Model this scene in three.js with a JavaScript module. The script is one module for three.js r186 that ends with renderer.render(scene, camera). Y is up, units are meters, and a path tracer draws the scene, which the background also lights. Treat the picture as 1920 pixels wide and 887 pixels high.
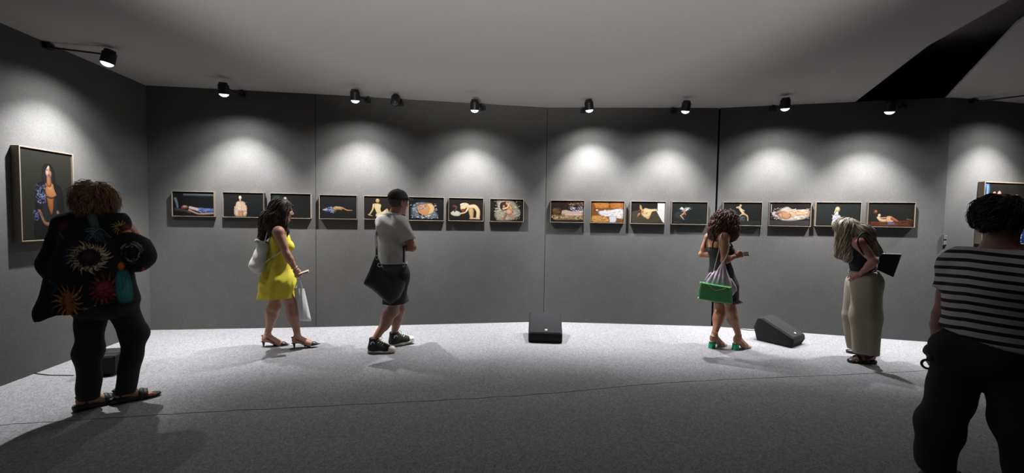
import * as THREE from 'three';
import { RoundedBoxGeometry } from 'three/addons/geometries/RoundedBoxGeometry.js';
import { mergeGeometries, toCreasedNormals } from 'three/addons/utils/BufferGeometryUtils.js';

// ---------------------------------------------------------------- camera, exposure
const V = (x, y, z) => new THREE.Vector3(x, y, z);
const scene = new THREE.Scene();
const FPX = 800, W = 1920, H = 887, EYE = 1.47;
const camera = new THREE.PerspectiveCamera(2 * Math.atan(H / 2 / FPX) * 180 / Math.PI, W / H, 0.05, 60);
camera.rotation.order = 'YXZ';
camera.position.set(0, EYE, 0);
camera.rotation.set(-Math.atan(34.5 / FPX), 0, 0.0155);
camera.updateMatrixWorld(true);
const renderer = new THREE.WebGLRenderer({ antialias: true });
renderer.toneMapping = THREE.LinearToneMapping;
renderer.toneMappingExposure = 1.0;
renderer.shadowMap.enabled = true;
scene.background = new THREE.Color(0x000000);
const LAMP = 31, SPILL = 5.2, WASH = 108;              // candela of a gallery spot: its beam, the stray light around the beam
const BEAM = 45.5 * Math.PI / 180;

// ---------------------------------------------------------------- measuring the photograph
const ray = (px, py) => V((px - W / 2) / FPX, -(py - H / 2) / FPX, -1).applyQuaternion(camera.quaternion);
function floorAt(px, py, y = 0) { const d = ray(px, py); return V(0, EYE, 0).addScaledVector(d, (y - EYE) / d.y); }

// ---------------------------------------------------------------- small helpers
let seed = 7;
const rnd = () => { seed = (seed * 1664525 + 1013904223) >>> 0; return seed / 4294967296; };
const rr = (a, b) => a + (b - a) * rnd();
const taken = new Map();
function numbered(n) { const k = taken.get(n) || 0; taken.set(n, k + 1); return k ? n + '_' + String(k).padStart(3, '0') : n; }
function put(o) { o.castShadow = true; o.receiveShadow = true; return o; }
function mesh(name, geo, mat, parent) {
  const m = put(new THREE.Mesh(geo, mat)); m.name = numbered(name);
  (parent || scene).add(m); return m;
}
function thing(name, label, category, pos = V(0, 0, 0), turn = 0, group) {
  const o = new THREE.Group(); o.name = numbered(name); o.position.copy(pos); o.rotation.y = turn;
  o.userData = { label, category }; if (group) o.userData.group = group;
  scene.add(o); return o;
}
function structure(o) { o.userData.kind = 'structure'; return o; }
const merge = gs => {
  const list = gs.map(g => { const q = g.index ? g.toNonIndexed() : g; for (const k of Object.keys(q.attributes)) if (!['position', 'normal', 'uv'].includes(k)) q.deleteAttribute(k); return q; });
  return mergeGeometries(list);
};
const box = (w, h, d, x = 0, y = 0, z = 0) => new THREE.BoxGeometry(w, h, d).translate(x, y, z);
const rbox = (w, h, d, r, x = 0, y = 0, z = 0, seg = 2) => new RoundedBoxGeometry(w, h, d, seg, r).translate(x, y, z);
const cyl = (r0, r1, h, n = 24) => new THREE.CylinderGeometry(r0, r1, h, n);
function rod(a, b, r, n = 10) {
  const d = b.clone().sub(a), g = new THREE.CylinderGeometry(r, r, d.length(), n);
  g.applyQuaternion(new THREE.Quaternion().setFromUnitVectors(V(0, 1, 0), d.clone().normalize()));
  return g.translate((a.x + b.x) / 2, (a.y + b.y) / 2, (a.z + b.z) / 2);
}
function tube(pts, r, n = 8, seg = 24) { return new THREE.TubeGeometry(new THREE.CatmullRomCurve3(pts), seg, r, n, false); }

// ---------------------------------------------------------------- textures
function noiseTex(size, fn, rep, srgb = false) {
  const d = new Uint8Array(size * size * 4);
  for (let j = 0; j < size; j++) for (let i = 0; i < size; i++) {
    const c = fn(i, j); const k = (j * size + i) * 4;
    d[k] = c[0]; d[k + 1] = c[1]; d[k + 2] = c[2]; d[k + 3] = 255;
  }
  const t = new THREE.DataTexture(d, size, size); t.wrapS = t.wrapT = THREE.RepeatWrapping;
  t.magFilter = THREE.LinearFilter; t.minFilter = THREE.LinearMipmapLinearFilter; t.generateMipmaps = true;
  if (srgb) t.colorSpace = THREE.SRGBColorSpace;
  t.repeat.set(rep, rep); t.needsUpdate = true; return t;
}
function valueNoise(size, cells, sd) {           // tiling value noise 0..1
  let s = sd; const r = () => { s = (s * 1664525 + 1013904223) >>> 0; return s / 4294967296; };
  const g = Float32Array.from({ length: cells * cells }, r);
  return (i, j) => {
    const x = i / size * cells, y = j / size * cells, x0 = Math.floor(x), y0 = Math.floor(y);
    const u = x - x0, v = y - y0, a = u * u * (3 - 2 * u), b = v * v * (3 - 2 * v);
    const q = (p, o) => g[((o % cells) + cells) % cells * cells + ((p % cells) + cells) % cells];
    return (q(x0, y0) * (1 - a) + q(x0 + 1, y0) * a) * (1 - b) + (q(x0, y0 + 1) * (1 - a) + q(x0 + 1, y0 + 1) * a) * b;
  };
}
const nA = valueNoise(512, 256, 3), nB = valueNoise(512, 64, 9), nC = valueNoise(512, 9, 21), nD = valueNoise(512, 128, 33);
const g3 = (v, t = [1, 1, 1]) => [v * t[0], v * t[1], v * t[2]];
const feltMap = noiseTex(512, (i, j) => g3(205 + 26 * (nA(i, j) - .5) + 20 * (nD(i, j) - .5) + 9 * (nC(i, j) - .5)), 1 / 0.9, true);
const feltBump = noiseTex(512, (i, j) => g3(128 + 150 * (nA(i, j) - .5) + 60 * (nB(i, j) - .5)), 1 / 0.9);
const pileMap = noiseTex(512, (i, j) => g3(196 + 60 * (nA(i, j) - .5) + 40 * (nD(i, j) - .5) + 16 * (nB(i, j) - .5)), 1 / 1.1, true);
const woodMap = noiseTex(256, (i, j) => g3(205 + 34 * Math.sin(j * .5 + 3 * nC(i * 2, j)) * nB(i >> 3, j) + 20 * (nA(i >> 4, j) - .5), [1, .94, .86]), 4, true);
const clothBump = noiseTex(256, (i, j) => g3(128 + 50 * Math.sin(i * Math.PI / 2) + 50 * Math.sin(j * Math.PI / 2)), 40);

const lin = (r, g, b) => new THREE.Color().setRGB(r, g, b);
const std = (c, rough, o = {}) => new THREE.MeshStandardMaterial({ color: c, roughness: rough, ...o });
const M = {
  wall: std(lin(.116, .116, .114), .95, { map: feltMap, bumpMap: feltBump, bumpScale: .0006 }),
  ceiling: std(lin(.34, .328, .32), .95, { bumpMap: feltBump, bumpScale: .0008 }),
  carpet: std(lin(.39, .39, .41), 1, { map: pileMap, bumpMap: pileMap, bumpScale: .0012 }),
  under: std(lin(.02, .02, .02), 1),
  groove: std(lin(.012, .012, .012), 1),
  black: std(lin(.012, .012, .013), .5),
  blackMetal: std(lin(.014, .014, .015), .42, { metalness: .3 }),
  wood: std(lin(.27, .245, .215), .55, { map: woodMap }),
  lens: std(lin(.9, .9, .9), .3, { emissive: new THREE.Color(1, .99, .97), emissiveIntensity: 2.6 }),
  deadLens: std(lin(.03, .03, .03), .2),
  steel: std(lin(.6, .6, .6), .3, { metalness: 1 }),
};

// ---------------------------------------------------------------- the room
// inner foot line of the walls, read where each wall meets the carpet
const base = [[0, 725], [283, 619], [593, 613.6], [1019, 603.2], [1335, 612], [1757, 642.5]].map(([a, b]) => floorAt(a, b));
const leftDir = base[0].clone().sub(base[1]).normalize();
const leftFar = base[1].clone().addScaledVector(leftDir, (4.2 - base[1].z) / leftDir.z);
const rightFar = V(9.2, 0, base[5].z - .18 * (9.2 - base[5].x));
const CEIL = 3.02, T = .14;
const up = V(0, 1, 0);
function wallSlab(a, b, h = CEIL, y0 = 0) {        // a -> b seen from the room with a at the left; the slab stands behind that line
  const d = b.clone().sub(a), n = V(-d.z, 0, d.x).normalize();    // towards the room
  const o = [a, b, b.clone().addScaledVector(n, -T), a.clone().addScaledVector(n, -T)];
  const pos = [], uv = [];
  const quad = (p, q, r, s, w, hh) => { for (const [v, u1, v1] of [[p, 0, 0], [q, w, 0], [r, w, hh], [p, 0, 0], [r, w, hh], [s, 0, hh]]) { pos.push(v.x, v.y, v.z); uv.push(u1 + a.x, v1); } };
  const lo = o.map(p => V(p.x, y0, p.z)), hi = o.map(p => V(p.x, h, p.z)), w = d.length();
  quad(lo[0], lo[1], hi[1], hi[0], w, h); quad(lo[1], lo[2], hi[2], hi[1], T, h); quad(lo[2], lo[3], hi[3], hi[2], w, h); quad(lo[3], lo[0], hi[0], hi[3], T, h);
  quad(hi[0], hi[1], hi[2], hi[3], w, T); quad(lo[3], lo[2], lo[1], lo[0], w, T);
  const g = new THREE.BufferGeometry();
  g.setAttribute('position', new THREE.Float32BufferAttribute(pos, 3)); g.setAttribute('uv', new THREE.Float32BufferAttribute(uv, 2));
  g.computeVertexNormals(); return g;
}
const toward = (a, b, m) => a.clone().addScaledVector(b.clone().sub(a).normalize(), m);
structure(mesh('wall_left', wallSlab(leftFar, base[1]), M.wall));
{
  const wb = structure(new THREE.Group()); wb.name = 'wall_back'; scene.add(wb);
  // four fabric panels with a seam or an open joint between them, over a dark backing
  const cuts = [[1, 2, 0, .003], [2, 3, .003, .003], [3, 4, .003, .014], [4, 5, .014, 0]];
  for (const [i, j, s, e] of cuts) mesh('wall_panel', wallSlab(toward(base[i], base[j], s), toward(base[j], base[i], e)), M.wall, wb);
  const back = [];
  for (const i of [2, 3, 4]) { const n = V(-base[i].x, 0, -base[i].z).normalize(); const p = base[i].clone().addScaledVector(n, -T - .02); back.push(new THREE.BoxGeometry(.5, CEIL, .03).rotateY(Math.atan2(n.x, n.z)).translate(p.x, CEIL / 2, p.z)); }
  mesh('joint_backing', merge(back), M.groove, wb);
}
structure(mesh('wall_right', wallSlab(base[5], rightFar), M.wall));
structure(mesh('wall_side', wallSlab(rightFar, V(9.2, 0, 4.2)), M.wall));
structure(mesh('wall_behind', wallSlab(V(9.2, 0, 4.2), leftFar), M.wall));

// floor: a dark slab with carpet sheets laid edge to edge
{
  const fl = structure(new THREE.Group()); fl.name = 'floor'; scene.add(fl);
  mesh('floor_slab', box(15.6, .1, 11.4, 1.7, -.062, -1.4), M.under, fl);
  const A = floorAt(0, 797), B = floorAt(330, 776), C = floorAt(1000, 740), D = floorAt(1250, 718), E = floorAt(1700, 697);
  const dir = E.clone().sub(A).normalize();
  const L0 = A.clone().addScaledVector(dir, -2.2), R0 = E.clone().addScaledVector(dir, 6);
  const seam = [[L0, 0], [A, 0], [B, 0], [C, 0], [D, 0], [E, 0], [R0, 0]].map(q => q[0]);
  const fine = []; const cv = new THREE.CatmullRomCurve3(seam);
  for (let i = 0; i <= 160; i++) { const p = cv.getPoint(i / 160); p.z += .004 * Math.sin(i * 1.7) + rr(-.003, .003); fine.push(p); }
  const sheet = (pts) => { const s = new THREE.Shape(pts.map(p => new THREE.Vector2(p.x, -p.z))); const g = new THREE.ExtrudeGeometry(s, { depth: .012, bevelEnabled: false }); return g.rotateX(-Math.PI / 2).translate(0, -.012, 0); };
  const far = [...fine.map(p => V(p.x, 0, p.z - .0045)), V(R0.x, 0, -7), V(L0.x, 0, -7)];
  const near = [...fine.map(p => V(p.x, 0, p.z + .0045)), V(R0.x, 0, 4.3), V(L0.x, 0, 4.3)].reverse();
  mesh('carpet_sheet', sheet(far), M.carpet, fl); mesh('carpet_sheet', sheet(near), M.carpet, fl);
}
// ceiling: pale stretched fabric, with a long wedge-shaped gap open to a dark void at the right
{
  const ce = structure(new THREE.Group()); ce.name = 'ceiling'; scene.add(ce);
  const g0 = floorAt(1597, 196, CEIL), g1 = floorAt(1740, 86, CEIL), g2 = floorAt(1893, 0, CEIL);
  const h0 = floorAt(1765, 192, CEIL), h1 = floorAt(1905, 45, CEIL);
  const gd = g2.clone().sub(g0).normalize(), tip = g0.clone().addScaledVector(gd, 5.2);
  const hd = h1.clone().sub(h0).normalize();
  const slab = (pts, th, y) => { const s = new THREE.Shape(pts.map(p => new THREE.Vector2(p.x, -p.z))); return new THREE.ExtrudeGeometry(s, { depth: th, bevelEnabled: false }).rotateX(-Math.PI / 2).translate(0, y, 0); };
  const gb = g0.clone().addScaledVector(gd, -1.2), hb = h0.clone().addScaledVector(hd, -1.2);
  mesh('ceiling_panel', slab([V(-6.2, 0, -7.2), V(gb.x, 0, -7.2), gb, g0, g1, g2, tip, V(tip.x, 0, 4.4), V(-6.2, 0, 4.4)].reverse(), .02, CEIL), M.ceiling, ce);
  mesh('ceiling_panel', slab([V(hb.x, 0, -7.2), V(9.6, 0, -7.2), V(9.6, 0, 4.4), V(tip.x + .02, 0, 4.4), V(tip.x + .02, 0, tip.z), h1, h0, hb].reverse(), .02, CEIL), M.ceiling, ce);
  mesh('ceiling_slab', box(16.4, .12, 12.2, 1.7, CEIL + .85, -1.4), M.ceiling, ce);
  for (const [w, d, x, z] of [[16.4, .1, 1.7, -7.45], [16.4, .1, 1.7, 4.65], [.1, 12.2, -6.45, -1.4], [.1, 12.2, 9.85, -1.4]]) mesh('ceiling_side', box(w, .85, d, x, CEIL + .4, z), M.ceiling, ce);
}

// ---------------------------------------------------------------- walls as planes to hang things on
const segs = { left: [leftFar, base[1]], a: [base[1], base[2]], b: [base[2], base[3]], c: [base[3], base[4]], d: [base[4], base[5]], right: [base[5], rightFar] };
function wallFrame(key) { const [a, b] = segs[key]; const d = b.clone().sub(a).normalize(); const n = V(-d.z, 0, d.x); return { a, d, n, turn: Math.atan2(n.x, n.z) }; }
function onWall(key, px, py, off = 0) {             // the point of the wall (moved off it by off) seen at a pixel
  const { a, n } = wallFrame(key), r = ray(px, py), o = V(0, EYE, 0), p0 = a.clone().addScaledVector(n, off);
  return o.addScaledVector(r, p0.clone().sub(V(0, EYE, 0)).dot(n) / r.dot(n));
}
// ---------------------------------------------------------------- spotlights on arms along the wall tops
function spotlight(key, px, py, targetPx, label, { lit = true, mount, out = .5, aimY = .42 } = {}) {
  const fr = wallFrame(key);
  const lensAt = onWall(key, px, py, out);
  const root = thing('arm_spotlight', label, 'spotlight', V(0, 0, 0), 0, 'black arm spotlights along the wall tops');
  const foot = mount ? onWall(key, mount[0], mount[1], .0) : lensAt.clone().addScaledVector(fr.n, -out);
  foot.y = Math.min(CEIL - .035, Math.max(foot.y, 2.93));
  const aim = onWall(key, targetPx, 520, 0); aim.y = aimY;
  const dir = lit ? aim.clone().sub(lensAt).normalize() : V(fr.n.x * .5, -.75, fr.n.z * .5).normalize();
  root.position.copy(foot);
  const loc = p => p.clone().sub(foot);
  const q = new THREE.Quaternion().setFromUnitVectors(V(0, -1, 0), dir);
  const place = g => { const l = loc(lensAt); return g.applyQuaternion(q).translate(l.x, l.y, l.z); };
  const R = .056, HH = .125;
  // head: a can with a rim, a stepped back and cooling rings
  const prof = [[.001, HH], [R * .72, HH], [R * .8, HH - .008], [R * .8, HH - .022], [R, HH - .03], [R, HH * .62], [R * .96, HH * .6], [R * .96, HH * .56], [R, HH * .54], [R, .004], [R * .97, -.004], [R * .9, -.004], [R * .86, .012]].map(p => new THREE.Vector2(p[0], p[1]));
  mesh('lamp_head', place(new THREE.LatheGeometry(prof.reverse(), 28)), M.blackMetal, root);
  const dome = []; for (let i = 0; i <= 8; i++) { const a = i / 8 * Math.PI / 2; dome.push(new THREE.Vector2(Math.max(.0005, R * .88 * Math.sin(a)), .004 - .038 * Math.cos(a))); }
  mesh('lamp_lens', place(new THREE.LatheGeometry(dome, 28)), lit ? M.lens : M.deadLens, root);
  const knuckle = loc(lensAt).addScaledVector(dir, -HH * .66);
  const side = knuckle.clone().addScaledVector(V(0, 0, 0).sub(fr.n), R * .9);
  const elbow = V(0, -.01, 0).addScaledVector(fr.n, .05);
  const arm = side.clone().add(V(0, .0, 0));
  mesh('arm', merge([rod(elbow, arm, .0085), new THREE.SphereGeometry(.013, 12, 8).translate(elbow.x, elbow.y, elbow.z)]), M.blackMetal, root);
  mesh('knuckle', new THREE.SphereGeometry(.017, 14, 10).translate(side.x, side.y, side.z), M.blackMetal, root);
  const cl = rbox(.07, .05, .05, .006).rotateY(fr.turn); cl.translate(fr.n.x * .026, 0, fr.n.z * .026);
  mesh('clamp', cl, M.blackMetal, root);
  const wn = V(fr.n.x * .03, .0, fr.n.z * .03);
  mesh('wing_screw', merge([rod(wn.clone().add(V(0, .02, 0)), wn.clone().add(V(0, .055, 0)), .005), rod(wn.clone().add(V(-.022, .06, 0)), wn.clone().add(V(.022, .05, 0)), .005)]), M.blackMetal, root);
  if (!lit) return;
  const at = loc(lensAt).addScaledVector(dir, .04);
  for (const [I, ang, pen] of [[LAMP, BEAM, .52], [SPILL, 1.25, .6]]) {
    const s = new THREE.SpotLight(new THREE.Color(1, .985, .985), I, 0, ang, pen, 2);
    s.position.copy(at); s.target.position.copy(at.clone().add(dir)); s.castShadow = true; s.shadow.radius = 1.4; s.shadow.mapSize.set(1024, 1024);
    root.add(s); root.add(s.target); s.target.name = 'aim_point'; s.name = I > 2 ? 'beam' : 'stray_light';
  }
}
spotlight('left', 201, 118, 78, 'lit spotlight on a long arm above the tall portrait', { mount: [85, 76] });
spotlight('a', 420, 176, 455, 'lit spotlight above the picture of the standing figure in a pale robe', { mount: [455, 178] });
spotlight('b', 666, 188, 676, 'lit spotlight above the picture of the reclining figure in blue cloth', { mount: [690, 190] });
spotlight('b', 741, 193, 741, 'unlit spotlight turned away from the wall, above the man in a cap', { lit: false, mount: [752, 196], out: .3 });
spotlight('b', 890, 206, 886, 'lit spotlight above the picture of the kneeling crouched figure', { mount: [905, 204] });
spotlight('c', 1105, 206, 1128, 'lit spotlight above the sleeper on a pale bolster', { mount: [1093, 209], out: .42 });
spotlight('c', 1285, 208, 1226, 'lit spotlight beside the dark wall joint, over the figure with a raised leg', { mount: [1262, 211] });
spotlight('d', 1472, 203, 1452, 'lit spotlight above the picture of two pale entwined sleepers', { mount: [1448, 206] });
spotlight('d', 1668, 209, 1605, 'lit spotlight under the dark ceiling gap, above the grey-haired visitor', { mount: [1690, 203] });
spotlight('right', 1965, 187, 1837, 'spotlight on a long arm reaching over the group picture', { mount: [1820, 190], out: .55 });

// an uplight standing on the carpet behind the camera washes the fabric ceiling
{
  const root = thing('floor_uplight', 'short black uplight on the carpet behind the viewer washing the ceiling', 'uplight', V(-.3, 0, 1.6));
  const el = 50 * Math.PI / 180, dir = V(.04 * Math.cos(el), Math.sin(el), -Math.cos(el)).normalize(), q = new THREE.Quaternion().setFromUnitVectors(V(0, 1, 0), dir);
  mesh('base_plate', cyl(.13, .135, .016, 32).translate(0, .008, 0), M.blackMetal, root);
  for (const s of [-1, 1]) mesh('yoke_arm', rbox(.012, .2, .03, .004, s * .088, .11, 0), M.blackMetal, root);
  mesh('lamp_head', new THREE.LatheGeometry([[.03, -.1], [.06, -.09], [.08, -.03], [.08, .07], [.072, .07], [.07, .03]].map(p => new THREE.Vector2(...p)), 32).applyQuaternion(q).translate(0, .19, 0), M.blackMetal, root);
  mesh('lamp_lens', cyl(.069, .069, .008, 32).translate(0, .05, 0).applyQuaternion(q).translate(0, .19, 0), M.lens, root);
  const c0 = V(0, .19, 0).addScaledVector(dir, .075), A = V(0, .055, .066).add(c0), B = V(-.016, .205, -.225).add(c0), dl = B.clone().sub(A);
  mesh('barn_door', rbox(.74, .004, dl.length(), .0015).applyMatrix4(new THREE.Matrix4().makeBasis(V(1, 0, 0), V(1, 0, 0).cross(dl).normalize().negate(), dl.clone().normalize()).setPosition(A.clone().add(B).multiplyScalar(.5))), M.blackMetal, root);
  const s = new THREE.SpotLight(new THREE.Color(1, .975, .95), WASH, 0, 34.5 * Math.PI / 180, .2, 2); s.position.copy(V(0, .19, 0).addScaledVector(dir, .075)); s.target.position.copy(s.position).add(dir);
  s.castShadow = true; s.shadow.radius = 3; s.name = 'beam'; s.target.name = 'aim_point'; root.add(s); root.add(s.target);
}

// ---------------------------------------------------------------- pictures
function canvas(w, h, paint, rep) {
  const c = document.createElement('canvas'); c.width = w; c.height = h; const x = c.getContext('2d'); paint(x, w, h);
  const t = new THREE.CanvasTexture(c); t.colorSpace = THREE.SRGBColorSpace; t.anisotropy = 4; return t;
}
// strokes for the prints: a tapering limb, a filled soft outline, an oval
const tint = (hex, k) => { const n = parseInt(hex.slice(1), 16), f = v => Math.max(0, Math.min(255, Math.round(k > 1 ? v + (255 - v) * (k - 1) : v * k))); return 'rgb(' + [n >> 16, n >> 8 & 255, n & 255].map(f).join(',') + ')'; };
function limb(x, pts, w0, w1, col) {             // a rounded form as the print shows it: dark outline, body tone, pale ridge
  const c = new THREE.CatmullRomCurve3(pts.map(p => V(p[0], p[1], 0))), n = 26, big = Math.max(w0, w1) > 6;
  for (const [k, f, dx, dy] of big ? [[.62, 1, .05, .08], [.84, .84, -.02, -.06], [1, .64, -.06, -.14], [1.1, .34, -.12, -.24]] : [[1, 1, 0, 0]]) {
    x.fillStyle = tint(col, k);
    for (let i = 0; i <= n; i++) { const p = c.getPoint(i / n), w = w0 + (w1 - w0) * i / n; x.beginPath(); x.arc(p.x + dx * w, p.y + dy * w, Math.max(.6, w * f), 0, 7); x.fill(); }
  }
}
function shape(x, pts, col) {
  const c = new THREE.CatmullRomCurve3(pts.map(p => V(p[0], p[1], 0)), true), n = pts.length * 6, m = pts.reduce((a, p) => [a[0] + p[0] / pts.length, a[1] + p[1] / pts.length], [0, 0]);
  for (const [k, f] of [[.66, 1], [.84, .93], [1, .84], [1.07, .5]]) { x.fillStyle = tint(col, k); x.beginPath(); for (let i = 0; i <= n; i++) { const p = c.getPoint(i / n), u = m[0] + (p.x - m[0]) * f - (1 - f) * 6, v = m[1] + (p.y - m[1]) * f - (1 - f) * 14; i ? x.lineTo(u, v) : x.moveTo(u, v); } x.fill(); }
}
function oval(x, cx, cy, rx, ry, col, rot = 0) { for (const [k, f] of Math.min(rx, ry) > 9 && col[0] === '#' ? [[.6, 1], [.9, .85], [1.1, .55]] : [[1, 1]]) { x.fillStyle = col[0] === '#' ? tint(col, k) : col; x.beginPath(); x.ellipse(cx - (1 - f) * rx * .3, cy - (1 - f) * ry * .4, rx * f, ry * f, rot, 0, 7); x.fill(); } }
function crumple(x, x0, y0, x1, y1, n, cols) { for (let i = 0; i < n; i++) { const a = rr(x0, x1), b = rr(y0, y1); limb(x, [[a, b], [a + rr(-18, 18), b + rr(-8, 8)], [a + rr(-34, 34), b + rr(-14, 14)]], rr(1, 4), 1, cols[i % cols.length]); } }
function ground(x, w, h, c0, c1) { x.fillStyle = c0; x.fillRect(0, 0, w, h); if (c1) for (let i = 0; i < 700; i++) { x.globalAlpha = .12; oval(x, rr(0, w), rr(0, h), rr(2, 16), rr(1, 6), c1); } x.globalAlpha = 1; }
const S0 = '#d9a27c', S1 = '#e9c9a0', S2 = '#b4744c', S3 = '#f0d9c0', S4 = '#8a5436';
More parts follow.
